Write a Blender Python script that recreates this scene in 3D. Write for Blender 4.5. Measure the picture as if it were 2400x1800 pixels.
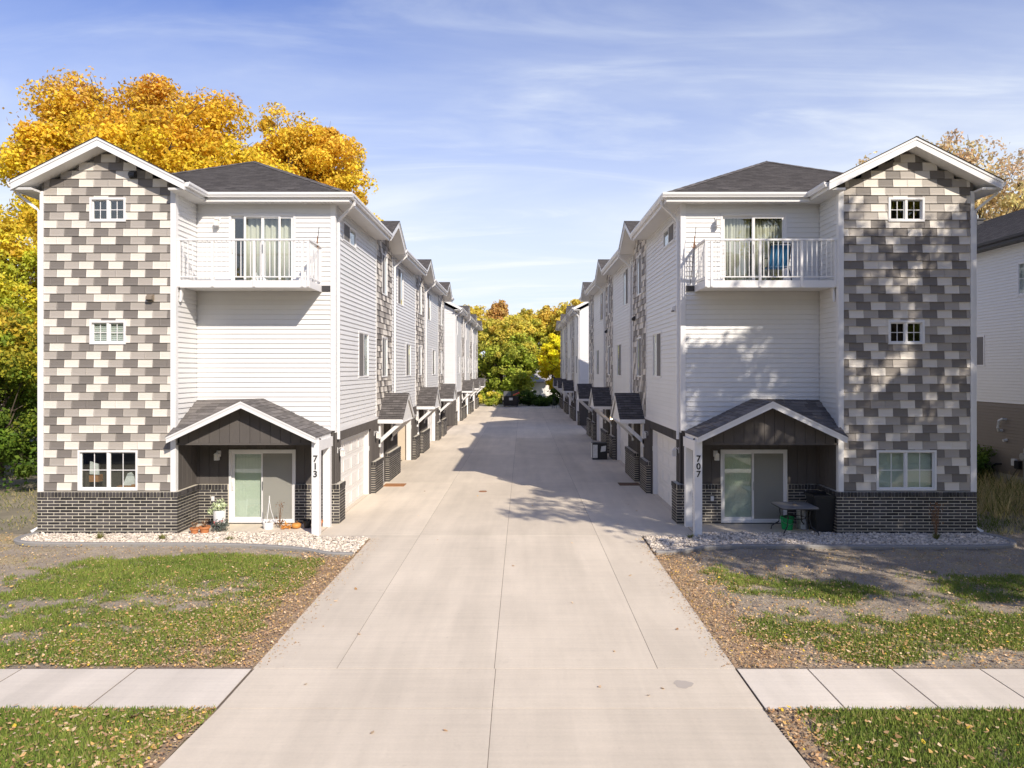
import bpy, math, random
import numpy as np
from mathutils import Vector, Matrix, Quaternion

for o in list(bpy.data.objects):
    bpy.data.objects.remove(o)
scene = bpy.context.scene
col = scene.collection
R = random.Random(11)
G = np.random.default_rng(11)

# ------------------------------------------------------------------ camera
CAM_H = 4.2
cam_d = bpy.data.cameras.new('camera')
cam_d.sensor_width = 36.0
cam_d.lens = 36.0 * 1650 / 2400
cam_d.shift_x = -25 / 2400
cam_d.shift_y = -32 / 2400
cam_d.clip_start = 0.1
cam_d.clip_end = 8000
cam = bpy.data.objects.new('camera', cam_d)
cam.location = (0, 0, CAM_H)
cam.rotation_euler = (math.radians(90), 0, 0)
col.objects.link(cam)
scene.camera = cam

# ------------------------------------------------------------------ sun and sky
SUN_DIR = Vector((-0.71, 1.13, -0.95)).normalized()      # the way the light travels
sun_d = bpy.data.lights.new('sun', 'SUN')
sun_d.energy = 5.0
sun_d.angle = math.radians(0.53)
sun_d.color = (1.0, 0.91, 0.79)
sun = bpy.data.objects.new('sun', sun_d)
sun.rotation_euler = SUN_DIR.to_track_quat('-Z', 'Y').to_euler()
sun.location = (20, -30, 30)
col.objects.link(sun)

world = bpy.data.worlds.new('World')
scene.world = world
world.use_nodes = True
wt = world.node_tree
wt.nodes.clear()


def wn(t, **kw):
    n = wt.nodes.new(t)
    for k, v in kw.items():
        setattr(n, k, v)
    return n


def wmath(op, a, b=None, clamp=False):
    n = wn('ShaderNodeMath', operation=op)
    n.use_clamp = clamp
    for i, v in enumerate((a, b)):
        if v is None:
            continue
        if isinstance(v, (int, float)):
            n.inputs[i].default_value = v
        else:
            wt.links.new(v, n.inputs[i])
    return n.outputs[0]


sky = wn('ShaderNodeTexSky')
sky.sky_type = 'NISHITA'
sky.sun_disc = False
sky.sun_elevation = math.asin(-SUN_DIR.z)
sky.sun_rotation = math.atan2(-SUN_DIR.x, -SUN_DIR.y)
sky.altitude = 200
sky.air_density = 1.0
sky.dust_density = 0.35
sky.ozone_density = 1.6
tint = wn('ShaderNodeMix', data_type='RGBA', blend_type='MULTIPLY')
tint.inputs[0].default_value = 1.0
tint.inputs[7].default_value = (1.22, 1.66, 2.92, 1)
wt.links.new(sky.outputs[0], tint.inputs[6])
tc = wn('ShaderNodeTexCoord')
sp = wn('ShaderNodeSeparateXYZ')
wt.links.new(tc.outputs['Generated'], sp.inputs[0])
zc = wmath('ADD', wmath('MAXIMUM', sp.outputs[2], 0.0), 0.12)
cb = wn('ShaderNodeCombineXYZ')
wt.links.new(wmath('DIVIDE', sp.outputs[0], zc), cb.inputs[0])
wt.links.new(wmath('DIVIDE', sp.outputs[1], zc), cb.inputs[1])


def cloud(scale, rot, stretch, detail, lo, hi, dist=0.6, off=(0, 0, 0)):
    mp = wn('ShaderNodeMapping')
    mp.inputs['Rotation'].default_value = (0, 0, rot)
    mp.inputs['Scale'].default_value = (stretch[0], stretch[1], 1)
    mp.inputs['Location'].default_value = off
    wt.links.new(cb.outputs[0], mp.inputs[0])
    nz = wn('ShaderNodeTexNoise')
    nz.inputs['Scale'].default_value = scale
    nz.inputs['Detail'].default_value = detail
    nz.inputs['Roughness'].default_value = 0.55
    nz.inputs['Distortion'].default_value = dist
    wt.links.new(mp.outputs[0], nz.inputs['Vector'])
    mr = wn('ShaderNodeMapRange', interpolation_type='SMOOTHSTEP')
    mr.inputs[1].default_value = lo
    mr.inputs[2].default_value = hi
    wt.links.new(nz.outputs[0], mr.inputs[0])
    return mr.outputs[0]


c1 = cloud(0.62, 0.55, (0.7, 1.25), 7, 0.38, 0.78, 0.7, (3.1, 1.7, 0))
c2 = cloud(1.5, 0.75, (0.55, 1.7), 11, 0.44, 0.86, 1.5, (0.4, 5.2, 0))
veil = wmath('ADD', wmath('MULTIPLY', c1, 0.36), wmath('MULTIPLY', c2, 0.32))
low = wn('ShaderNodeMapRange', interpolation_type='SMOOTHSTEP')
low.inputs[1].default_value = 0.52
low.inputs[2].default_value = 0.10
low.inputs[3].default_value = 0.03
low.inputs[4].default_value = 0.80
wt.links.new(sp.outputs[2], low.inputs[0])
veil = wmath('ADD', veil, low.outputs[0], True)
cl = wn('ShaderNodeMix', data_type='RGBA')
wt.links.new(veil, cl.inputs[0])
wt.links.new(tint.outputs[2], cl.inputs[6])
cl.inputs[7].default_value = (15.4, 16.4, 17.5, 1)
bg = wn('ShaderNodeBackground')
bg.inputs[1].default_value = 0.053
wt.links.new(cl.outputs[2], bg.inputs[0])
wo = wn('ShaderNodeOutputWorld')
wt.links.new(bg.outputs[0], wo.inputs[0])

scene.view_settings.view_transform = 'Standard'
scene.view_settings.look = 'None'
scene.view_settings.gamma = 1.0
scene.view_settings.use_curve_mapping = False
scene.view_settings.exposure = 0.20
scene.render.engine = 'CYCLES'
scene.cycles.max_bounces = 6
scene.cycles.transparent_max_bounces = 12
scene.cycles.use_denoising = True


# ------------------------------------------------------------------ materials
def new_mat(name):
    m = bpy.data.materials.new(name)
    m.use_nodes = True
    nt = m.node_tree
    b = nt.nodes['Principled BSDF']
    return m, nt, b


def ramp(nt, stops):
    r = nt.nodes.new('ShaderNodeValToRGB')
    el = r.color_ramp.elements
    while len(el) < len(stops):
        el.new(0.5)
    for e, (p, c) in zip(el, stops):
        e.position = p
        e.color = (*c, 1)
    return r


def mat(name, color, rough=0.6, var=0.0, nscale=8.0, bump=0.0, bscale=120.0, metal=0.0,
        spec=0.4, island=0.0, stretch=None, var2=0.0, n2=0.7, emit=None):
    """plain surface: fine noise, large mottling, per-piece tone, fine relief"""
    m, nt, b = new_mat(name)
    L = nt.links
    b.inputs['Roughness'].default_value = rough
    b.inputs['Metallic'].default_value = metal
    b.inputs['Specular IOR Level'].default_value = spec
    tcn = nt.nodes.new('ShaderNodeTexCoord')
    geo = nt.nodes.new('ShaderNodeNewGeometry')
    mp = nt.nodes.new('ShaderNodeMapping')
    L.new(geo.outputs['Position'], mp.inputs[0])
    if stretch:
        mp.inputs['Scale'].default_value = stretch
    val = None

    def addv(sock, amt):
        nonlocal val
        mm = nt.nodes.new('ShaderNodeMapRange')
        mm.inputs[3].default_value = -amt
        mm.inputs[4].default_value = amt
        L.new(sock, mm.inputs[0])
        if val is None:
            val = mm.outputs[0]
        else:
            ad = nt.nodes.new('ShaderNodeMath')
            L.new(val, ad.inputs[0])
            L.new(mm.outputs[0], ad.inputs[1])
            val = ad.outputs[0]

    def noise(scale, detail=5):
        n = nt.nodes.new('ShaderNodeTexNoise')
        n.inputs['Scale'].default_value = scale
        n.inputs['Detail'].default_value = detail
        n.inputs['Roughness'].default_value = 0.6
        L.new(mp.outputs[0], n.inputs['Vector'])
        return n.outputs[0]
    if var:
        addv(noise(nscale), var * 1.6)
    if var2:
        addv(noise(n2, 3), var2 * 1.6)
    if island:
        oi = nt.nodes.new('ShaderNodeObjectInfo')
        ad = nt.nodes.new('ShaderNodeMath')
        ad.operation = 'ADD'
        L.new(oi.outputs['Random'], ad.inputs[0])
        L.new(geo.outputs['Random Per Island'], ad.inputs[1])
        fr = nt.nodes.new('ShaderNodeMath')
        fr.operation = 'FRACT'
        L.new(ad.outputs[0], fr.inputs[0])
        addv(fr.outputs[0], island)
    if val is not None:
        ad = nt.nodes.new('ShaderNodeMath')
        ad.inputs[1].default_value = 1.0
        L.new(val, ad.inputs[0])
        mx = nt.nodes.new('ShaderNodeVectorMath')
        mx.operation = 'SCALE'
        mx.inputs[0].default_value = color
        L.new(ad.outputs[0], mx.inputs['Scale'])
        L.new(mx.outputs[0], b.inputs['Base Color'])
    else:
        b.inputs['Base Color'].default_value = (*color, 1)
    if bump:
        bp = nt.nodes.new('ShaderNodeBump')
        bp.inputs['Strength'].default_value = 1.0
        bp.inputs['Distance'].default_value = bump
        L.new(noise(bscale, 4), bp.inputs['Height'])
        L.new(bp.outputs[0], b.inputs['Normal'])
    if emit:
        b.inputs['Emission Color'].default_value = (*emit[0], 1)
        b.inputs['Emission Strength'].default_value = emit[1]
    return m


M = {}
M['siding'] = mat('white_vinyl_siding', (0.70, 0.69, 0.675), 0.45, var=0.02, nscale=3, island=0.02, var2=0.03, n2=0.9, stretch=(1, 1, .3))
M['trim'] = mat('white_trim', (0.75, 0.735, 0.72), 0.4, var=0.012, nscale=5, var2=0.015)
M['soffit'] = mat('white_soffit', (0.74, 0.725, 0.70), 0.5, var=0.02, nscale=4)
M['tile_L'] = mat('light_shingle_tile', (0.675, 0.622, 0.545), 0.6, var=0.03, nscale=14, island=0.03, bump=0.004, bscale=26, stretch=(.35, .35, 5), var2=.03, n2=1.2)
M['tile_M'] = mat('mid_shingle_tile', (0.375, 0.337, 0.295), 0.6, var=0.03, nscale=14, island=0.04, bump=0.004, bscale=26, stretch=(.35, .35, 5), var2=.03, n2=1.2)
M['tile_D'] = mat('dark_shingle_tile', (0.182, 0.161, 0.142), 0.6, var=0.03, nscale=14, island=0.05, bump=0.004, bscale=26, stretch=(.35, .35, 5), var2=.03, n2=1.2)
M['tile_back'] = mat('tile_backing', (0.16, 0.145, 0.13), 0.8)
M['brick'] = mat('dark_brick', (0.050, 0.045, 0.045), 0.65, var=0.22, nscale=30, island=0.55, var2=.15, n2=3, bump=0.003, bscale=80)
M['mortar'] = mat('pale_mortar', (0.60, 0.55, 0.45), 0.9, var=0.16, nscale=16, var2=.16, n2=1.5, bump=0.003, bscale=90)
M['board'] = mat('charcoal_board', (0.105, 0.094, 0.087), 0.75, spec=0.12, var=0.06, nscale=10, island=0.06, var2=0.05, bump=0.0015, bscale=40, stretch=(4, 4, 0.6))
M['garage'] = mat('white_garage_door', (0.78, 0.75, 0.71), 0.45, var=0.02, nscale=6)
M['interior'] = mat('dim_interior', (0.07, 0.062, 0.055), 0.9)
M['beige'] = mat('beige_garage_wall', (0.62, 0.52, 0.40), 0.85, var=0.03)
M['blind'] = mat('white_blind', (0.66, 0.68, 0.65), 0.7)
M['greenblind'] = mat('pale_blind', (0.63, 0.655, 0.60), 0.7, var=0.03, nscale=2)
M['screen'] = mat('grey_insect_screen', (0.17, 0.16, 0.15), 0.8, var=0.03, nscale=3)
M['curtain'] = mat('beige_curtain', (0.60, 0.57, 0.48), 0.85, var=0.05, nscale=5)
M['black'] = mat('black_plastic', (0.018, 0.018, 0.019), 0.45, var=0.1)
M['darkmetal'] = mat('dark_metal', (0.03, 0.03, 0.032), 0.4, metal=0.3)
M['brown'] = mat('brown_vent_plastic', (0.22, 0.175, 0.13), 0.5)
M['concrete'] = None
M['lampglass'] = mat('frosted_lamp_glass', (0.75, 0.72, 0.65), 0.15)
M['bark'] = mat('tree_bark', (0.085, 0.062, 0.047), 0.9, var=0.3, nscale=6, bump=0.02, bscale=14, stretch=(1, 1, 0.25))
M['terracotta'] = mat('terracotta', (0.52, 0.20, 0.075), 0.8, var=0.08, nscale=14)
M['whiteglaze'] = mat('white_pot', (0.80, 0.79, 0.77), 0.35)
M['soil'] = mat('potting_soil', (0.05, 0.035, 0.025), 0.95)
M['dryplant'] = mat('dry_plant', (0.20, 0.105, 0.05), 0.85, island=0.3)
M['lime'] = mat('pale_green_leaves', (0.50, 0.56, 0.33), 0.6, island=0.25)
M['lavender'] = mat('grey_green_plant', (0.10, 0.115, 0.095), 0.8, island=0.4)
M['redpetal'] = mat('red_petals', (0.60, 0.05, 0.05), 0.5, island=0.2)
M['pumpkin'] = mat('orange_gourd', (0.62, 0.27, 0.06), 0.55, var=0.15)
M['tuft'] = mat('tuft_grass', (0.17, 0.17, 0.05), 0.7, island=0.4)
M['straw'] = mat('straw_grass', (0.50, 0.41, 0.19), 0.8, island=0.35)
M['greenplastic'] = mat('green_plastic', (0.012, 0.30, 0.09), 0.4)
M['galv'] = mat('galvanised_metal', (0.42, 0.42, 0.42), 0.4, metal=0.7)
M['bluefabric'] = mat('blue_sling_fabric', (0.018, 0.115, 0.24), 0.7, var=0.08)
M['tableglass'] = mat('tinted_table_glass', (0.27, 0.255, 0.235), 0.35, spec=0.6)
M['coir'] = mat('coir_mat', (0.36, 0.17, 0.07), 0.95, var=0.2, nscale=40, bump=0.01, bscale=200)
M['coirdark'] = mat('brown_mat', (0.13, 0.075, 0.045), 0.95, var=0.2, nscale=40, bump=0.01, bscale=200)
M['rust'] = mat('rusty_iron', (0.26, 0.13, 0.07), 0.8, var=0.2)
M['edging'] = mat('grey_edging', (0.27, 0.255, 0.235), 0.85, var=0.12, nscale=20, var2=0.1)
M['bulb'] = mat('lit_bulb', (1, 0.8, 0.5), 0.3, emit=((1.0, 0.72, 0.38), 9.0))
M['steel'] = mat('dull_steel', (0.35, 0.35, 0.36), 0.35, metal=0.8)
M['red'] = mat('red_plastic', (0.55, 0.09, 0.06), 0.5)
M['digit'] = mat('black_digit', (0.02, 0.02, 0.02), 0.5)
M['nsiding'] = mat('off_white_siding', (0.70, 0.685, 0.65), 0.5, var=0.02)
M['nbrown'] = mat('taupe_siding', (0.185, 0.155, 0.125), 0.6, var=0.04)
M['darktrim'] = mat('charcoal_fascia', (0.05, 0.048, 0.05), 0.5)
M['found'] = mat('foundation_concrete', (0.42, 0.385, 0.33), 0.9, var=0.1)
M['gravel'] = mat('limestone_gravel', (0.63, 0.545, 0.445), 0.85, island=0.42, var=0.05, nscale=40)
M['gravelbed'] = mat('gravel_underlay', (0.33, 0.285, 0.24), 0.95, var=0.3, nscale=40, bump=0.02, bscale=50)
M['print'] = mat('pale_print', (0.62, 0.62, 0.6), 0.5, var=0.2, nscale=9)


def roof_mat(name, c):
    m, nt, b = new_mat(name)
    L = nt.links
    uv = nt.nodes.new('ShaderNodeUVMap')
    br = nt.nodes.new('ShaderNodeTexBrick')
    br.offset = 0.5
    br.inputs['Scale'].default_value = 1.0
    br.inputs['Brick Width'].default_value = 0.27
    br.inputs['Row Height'].default_value = 0.145
    br.inputs['Mortar Size'].default_value = 0.004
    br.inputs['Color1'].default_value = (c[0] * 0.78, c[1] * 0.78, c[2] * 0.78, 1)
    br.inputs['Color2'].default_value = (c[0] * 1.32, c[1] * 1.32, c[2] * 1.32, 1)
    br.inputs['Mortar'].default_value = (c[0] * 0.35, c[1] * 0.35, c[2] * 0.35, 1)
    L.new(uv.outputs[0], br.inputs['Vector'])
    nz = nt.nodes.new('ShaderNodeTexNoise')
    nz.inputs['Scale'].default_value = 3.2
    nz.inputs['Detail'].default_value = 8
    mp = nt.nodes.new('ShaderNodeMapping')
    mp.inputs['Scale'].default_value = (1, 3.2, 1)
    L.new(uv.outputs[0], mp.inputs[0])
    L.new(mp.outputs[0], nz.inputs['Vector'])
    mr = nt.nodes.new('ShaderNodeMapRange')
    mr.inputs[1].default_value = 0.3
    mr.inputs[2].default_value = 0.7
    mr.inputs[3].default_value = 0.78
    mr.inputs[4].default_value = 1.25
    L.new(nz.outputs[0], mr.inputs[0])
    mx = nt.nodes.new('ShaderNodeVectorMath')
    mx.operation = 'SCALE'
    L.new(br.outputs[0], mx.inputs[0])
    L.new(mr.outputs[0], mx.inputs['Scale'])
    L.new(mx.outputs[0], b.inputs['Base Color'])
    b.inputs['Roughness'].default_value = 0.92
    b.inputs['Specular IOR Level'].default_value = 0.25
    n2 = nt.nodes.new('ShaderNodeTexNoise')
    n2.inputs['Scale'].default_value = 130
    L.new(uv.outputs[0], n2.inputs['Vector'])
    bp = nt.nodes.new('ShaderNodeBump')
    bp.inputs['Distance'].default_value = 0.004
    L.new(n2.outputs[0], bp.inputs['Height'])
    L.new(bp.outputs[0], b.inputs['Normal'])
    return m


M['roof'] = roof_mat('asphalt_shingles', (0.112, 0.101, 0.095))
M['shingle'] = mat('asphalt_shingle_tab', (0.155, 0.14, 0.13), 0.92, island=0.30, var=0.2, nscale=30, bump=0.003, bscale=150, spec=0.25)


def glass_mat(name, tint=(0.93, 0.955, 0.94), base_r=0.085, rough=0.015):
    m = bpy.data.materials.new(name)
    m.use_nodes = True
    nt = m.node_tree
    nt.nodes.clear()
    L = nt.links
    out = nt.nodes.new('ShaderNodeOutputMaterial')
    mix = nt.nodes.new('ShaderNodeMixShader')
    tr = nt.nodes.new('ShaderNodeBsdfTransparent')
    tr.inputs[0].default_value = (*tint, 1)
    gl = nt.nodes.new('ShaderNodeBsdfGlossy')
    gl.inputs['Roughness'].default_value = rough
    gl.inputs[0].default_value = (0.95, 0.97, 1.0, 1)
    lw = nt.nodes.new('ShaderNodeLayerWeight')
    lw.inputs[0].default_value = 0.5
    pw = nt.nodes.new('ShaderNodeMath')
    pw.operation = 'POWER'
    pw.inputs[1].default_value = 5.0
    L.new(lw.outputs['Facing'], pw.inputs[0])
    mr = nt.nodes.new('ShaderNodeMapRange')
    mr.inputs[3].default_value = base_r
    mr.inputs[4].default_value = 0.95
    L.new(pw.outputs[0], mr.inputs[0])
    L.new(mr.outputs[0], mix.inputs[0])
    L.new(tr.outputs[0], mix.inputs[1])
    L.new(gl.outputs[0], mix.inputs[2])
    L.new(mix.outputs[0], out.inputs[0])
    return m


M['glass'] = glass_mat('window_glass')
M['greenglass'] = glass_mat('green_tinted_glass', (0.92, 0.955, 0.92), 0.09)


def concrete_mat(name, base, joints=None):
    m, nt, b = new_mat(name)
    L = nt.links
    geo = nt.nodes.new('ShaderNodeNewGeometry')

    def noise(scale, detail, stretch=(1, 1, 1), rough=0.6):
        mp = nt.nodes.new('ShaderNodeMapping')
        mp.inputs['Scale'].default_value = stretch
        L.new(geo.outputs['Position'], mp.inputs[0])
        n = nt.nodes.new('ShaderNodeTexNoise')
        n.inputs['Scale'].default_value = scale
        n.inputs['Detail'].default_value = detail
        n.inputs['Roughness'].default_value = rough
        L.new(mp.outputs[0], n.inputs['Vector'])
        return n.outputs[0]

    def mapr(sock, a, bb, c, d):
        mr = nt.nodes.new('ShaderNodeMapRange')
        for i, v in enumerate((a, bb, c, d)):
            mr.inputs[i + 1].default_value = v
        L.new(sock, mr.inputs[0])
        return mr.outputs[0]

    def mul(a, c):
        n = nt.nodes.new('ShaderNodeMath')
        n.operation = 'MULTIPLY'
        L.new(a, n.inputs[0])
        L.new(c, n.inputs[1])
        return n.outputs[0]
    v = mapr(noise(0.35, 5), 0.3, 0.7, 0.92, 1.06)
    v = mul(v, mapr(noise(1.3, 8, (1.6, 0.35, 1)), 0.3, 0.7, 0.93, 1.05))     # streaks along the drive
    v = mul(v, mapr(noise(2.2, 9, (0.22, 6.0, 1)), 0.35, 0.72, 1.03, 0.95))   # broom marks across it
    v = mul(v, mapr(noise(26, 6), 0.2, 0.8, 0.95, 1.04))
    v = mul(v, mapr(noise(0.9, 4, (1.1, 0.05, 1)), 0.46, 0.72, 1.0, 0.86))    # faint tyre tracks
    v = mul(v, mapr(noise(3.1, 7, (1, 1, 1), .75), 0.60, 0.74, 1.0, 0.88))    # blotches
    v = mul(v, mapr(noise(9, 3), 0.68, 0.80, 1.0, 0.86))                      # small dark spots
    oi = nt.nodes.new('ShaderNodeObjectInfo')
    v = mul(v, mapr(oi.outputs['Random'], 0, 1, 0.915, 1.04))
    mx = nt.nodes.new('ShaderNodeVectorMath')
    mx.operation = 'SCALE'
    mx.inputs[0].default_value = base
    L.new(v, mx.inputs['Scale'])
    L.new(mx.outputs[0], b.inputs['Base Color'])
    b.inputs['Roughness'].default_value = 0.9
    b.inputs['Specular IOR Level'].default_value = 0.25
    bp = nt.nodes.new('ShaderNodeBump')
    bp.inputs['Distance'].default_value = 0.0025
    L.new(noise(70, 5, (0.5, 2, 1)), bp.inputs['Height'])
    L.new(bp.outputs[0], b.inputs['Normal'])
    return m


M['concrete'] = concrete_mat('broomed_concrete', (0.67, 0.58, 0.46))
M['walkconcrete'] = concrete_mat('pale_concrete', (0.71, 0.632, 0.53))
M['joint'] = mat('dark_joint_fill', (0.20, 0.16, 0.125), 0.95, var=0.3, nscale=8)  # dark fill just below the slab tops, showing as thin joint lines


def attr_mat(name, attr, rough=0.8, trans=0.0, bump=0.0, noise_amt=0.0, nscale=40):
    m, nt, b = new_mat(name)
    L = nt.links
    at = nt.nodes.new('ShaderNodeAttribute')
    at.attribute_name = attr
    c = at.outputs['Color']
    geo = nt.nodes.new('ShaderNodeNewGeometry')
    if noise_amt:
        nz = nt.nodes.new('ShaderNodeTexNoise')
        nz.inputs['Scale'].default_value = nscale
        nz.inputs['Detail'].default_value = 8
        nz.inputs['Roughness'].default_value = 0.7
        L.new(geo.outputs['Position'], nz.inputs['Vector'])
        mr = nt.nodes.new('ShaderNodeMapRange')
        mr.inputs[1].default_value = 0.25
        mr.inputs[2].default_value = 0.75
        mr.inputs[3].default_value = 1 - noise_amt
        mr.inputs[4].default_value = 1 + noise_amt
        L.new(nz.outputs[0], mr.inputs[0])
        vs = nt.nodes.new('ShaderNodeVectorMath')
        vs.operation = 'SCALE'
        L.new(c, vs.inputs[0])
        L.new(mr.outputs[0], vs.inputs['Scale'])
        c = vs.outputs[0]
        if bump:
            bp = nt.nodes.new('ShaderNodeBump')
            bp.inputs['Distance'].default_value = bump
            L.new(nz.outputs[0], bp.inputs['Height'])
            L.new(bp.outputs[0], b.inputs['Normal'])
    L.new(c, b.inputs['Base Color'])
    b.inputs['Roughness'].default_value = rough
    b.inputs['Specular IOR Level'].default_value = 0.25
    if trans:
        tl = nt.nodes.new('ShaderNodeBsdfTranslucent')
        L.new(c, tl.inputs[0])
        mx = nt.nodes.new('ShaderNodeMixShader')
        mx.inputs[0].default_value = trans
        L.new(b.outputs[0], mx.inputs[1])
        L.new(tl.outputs[0], mx.inputs[2])
        L.new(mx.outputs[0], nt.nodes['Material Output'].inputs[0])
    return m


M['leaf'] = attr_mat('autumn_leaves', 'tone', 0.6, trans=0.42)
M['lawn'] = attr_mat('lawn_soil', 'tone', 0.95, bump=0.03, noise_amt=0.3, nscale=26)
M['blade'] = attr_mat('grass_blades', 'tone', 0.7, trans=0.25)
M['litter'] = attr_mat('fallen_leaves', 'tone', 0.75, trans=0.12)


# ------------------------------------------------------------------ mesh helpers
WL = {}


class MB:
    """collects polygons; build() links them as one mesh object"""

    def __init__(s):
        s.v = []
        s.f = []
        s.uv = []
        s.mi = []

    def poly(s, pts, mi=0, uv=None):
        n = len(s.v)
        s.v.extend([tuple(p) for p in pts])
        s.f.append(tuple(range(n, n + len(pts))))
        s.mi.append(mi)
        s.uv.append(uv)

    def solid(s, verts, faces, mi=0):
        n = len(s.v)
        s.v.extend([tuple(p) for p in verts])
        for f in faces:
            s.f.append(tuple(n + i for i in f))
            s.mi.append(mi)
            s.uv.append(None)

    def box(s, x0, x1, y0, y1, z0, z1, mi=0):
        if x0 > x1: x0, x1 = x1, x0
        if y0 > y1: y0, y1 = y1, y0
        if z0 > z1: z0, z1 = z1, z0
        s.solid([(x0, y0, z0), (x1, y0, z0), (x1, y1, z0), (x0, y1, z0),
                 (x0, y0, z1), (x1, y0, z1), (x1, y1, z1), (x0, y1, z1)],
                [(0, 3, 2, 1), (4, 5, 6, 7), (0, 1, 5, 4), (1, 2, 6, 5), (2, 3, 7, 6), (3, 0, 4, 7)], mi)

    def prism(s, poly, f, mi=0):
        """poly: 2D points, f(p, k) gives the 3D point for k = 0 and 1"""
        n = len(poly)
        a = [f(p, 0) for p in poly]
        b = [f(p, 1) for p in poly]
        s.solid(a + b, [tuple(range(n - 1, -1, -1)), tuple(range(n, 2 * n))] +
                [(i, (i + 1) % n, n + (i + 1) % n, n + i) for i in range(n)], mi)

    def tube(s, pts, radii, n=8, mi=0, cap=True):
        pts = [Vector(p) for p in pts]
        rings = []
        up = Vector((0, 0, 1))
        for i, p in enumerate(pts):
            d = (pts[min(i + 1, len(pts) - 1)] - pts[max(i - 1, 0)])
            if d.length < 1e-6:
                d = Vector((0, 0, 1))
            d.normalize()
            a = d.cross(up if abs(d.z) < 0.95 else Vector((1, 0, 0))).normalized()
            b = d.cross(a)
            r = radii[i] if hasattr(radii, '__len__') else radii
            rings.append([p + a * (r * math.cos(2 * math.pi * k / n + math.pi / n)) + b * (r * math.sin(2 * math.pi * k / n + math.pi / n)) for k in range(n)])
        vs = [q for rg in rings for q in rg]
        fs = []
        for i in range(len(pts) - 1):
            for k in range(n):
                fs.append((i * n + k, i * n + (k + 1) % n, (i + 1) * n + (k + 1) % n, (i + 1) * n + k))
        if cap:
            fs.append(tuple(range(n - 1, -1, -1)))
            fs.append(tuple(range((len(pts) - 1) * n, len(pts) * n)))
        s.solid(vs, fs, mi)

    def lathe(s, prof, c, n=20, mi=0):
        cx, cy, cz = c
        vs = []
        for r, z in prof:
            for k in range(n):
                a = 2 * math.pi * k / n
                vs.append((cx + r * math.cos(a), cy + r * math.sin(a), cz + z))
        fs = []
        for i in range(len(prof) - 1):
            for k in range(n):
                fs.append((i * n + k, i * n + (k + 1) % n, (i + 1) * n + (k + 1) % n, (i + 1) * n + k))
        fs.append(tuple(range(n - 1, -1, -1)))
        fs.append(tuple(range((len(prof) - 1) * n, len(prof) * n)))
        s.solid(vs, fs, mi)

    def build(s, name, mats, parent=None, side=None, smooth=False, stuff=False, bevel=0.0):
        if not s.v:
            return None
        V = np.array(s.v, dtype=float)
        F = s.f
        if side is not None:
            V[:, 0] = AX + side * V[:, 0]
            if side < 0:
                F = [tuple(reversed(f)) for f in F]
        c = np.array([(V[:, 0].min() + V[:, 0].max()) / 2, (V[:, 1].min() + V[:, 1].max()) / 2, V[:, 2].min()])
        me = bpy.data.meshes.new(name)
        me.from_pydata((V - c).tolist(), [], F)
        if not isinstance(mats, (list, tuple)):
            mats = [mats]
        for m in mats:
            me.materials.append(m)
        if len(mats) > 1:
            me.polygons.foreach_set('material_index', s.mi)
        if any(u is not None for u in s.uv):
            lay = me.uv_layers.new(name='UVMap')
            flat = []
            for f, u in zip(F, s.uv):
                if u is None:
                    u = [(0, 0)] * len(f)
                elif side is not None and side < 0:
                    u = list(reversed(u))
                for q in u:
                    flat.extend(q)
            lay.data.foreach_set('uv', flat)
        if smooth:
            me.polygons.foreach_set('use_smooth', [True] * len(me.polygons))
        me.update()
        o = bpy.data.objects.new(name, me)
        place(o, tuple(c), parent)
        if stuff:
            o['kind'] = 'stuff'
        if bevel:
            md = o.modifiers.new('bevel', 'BEVEL')
            md.width = bevel
            md.segments = 2
            md.limit_method = 'ANGLE'
        return o


def place(o, loc, parent=None, rotz=0.0, scale=None):
    """loc is in world space; every parent here is unrotated and unscaled"""
    WL[o.name] = Vector(loc)
    if parent is not None:
        o.parent = parent
        o.location = Vector(loc) - WL[parent.name]
    else:
        o.location = loc
    if rotz:
        o.rotation_euler = (0, 0, rotz)
    if scale:
        o.scale = scale
    col.objects.link(o)
    return o


def tag(o, label, cat=None, group=None, kind=None):
    o['label'] = label
    if cat:
        o['category'] = cat
    if group:
        o['group'] = group
    if kind:
        o['kind'] = kind
    return o


def thing(name, label, cat, loc, group=None):
    o = bpy.data.objects.new(name, None)
    o.empty_display_size = 0.2
    place(o, loc)
    return tag(o, label, cat, group)


def piece(name, mesh, parent, loc, rotz=0.0, scale=None):
    o = bpy.data.objects.new(name, mesh)
    return place(o, loc, parent, rotz, scale)


def fast_mesh(name, V, nper, mats, attr=None, parent=None, tris=None):
    """many equal polygons of nper vertices each; V is (n*nper, 3)"""
    V = np.ascontiguousarray(V, dtype=np.float32)
    c = np.array([(V[:, 0].min() + V[:, 0].max()) / 2, (V[:, 1].min() + V[:, 1].max()) / 2, V[:, 2].min()], dtype=np.float32)
    V = V - c
    me = bpy.data.meshes.new(name)
    nv = len(V)
    if tris is None:
        idx = np.arange(nv, dtype=np.int32)
        npoly = nv // nper
        size = nper
    else:
        idx = np.ascontiguousarray(tris, dtype=np.int32).ravel()
        npoly = len(idx) // 3
        size = 3
    me.vertices.add(nv)
    me.vertices.foreach_set('co', V.ravel())
    me.loops.add(len(idx))
    me.loops.foreach_set('vertex_index', idx)
    me.polygons.add(npoly)
    me.polygons.foreach_set('loop_start', np.arange(0, npoly * size, size, dtype=np.int32))
    if attr is not None:
        a = me.attributes.new('tone', 'FLOAT_COLOR', 'POINT')
        A = np.ones((nv, 4), dtype=np.float32)
        A[:, :3] = attr
        a.data.foreach_set('color', A.ravel())
    me.materials.append(mats)
    me.update(calc_edges=True)
    me.validate()
    o = bpy.data.objects.new(name, me)
    place(o, tuple(float(x) for x in c), parent)
    return o


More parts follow.
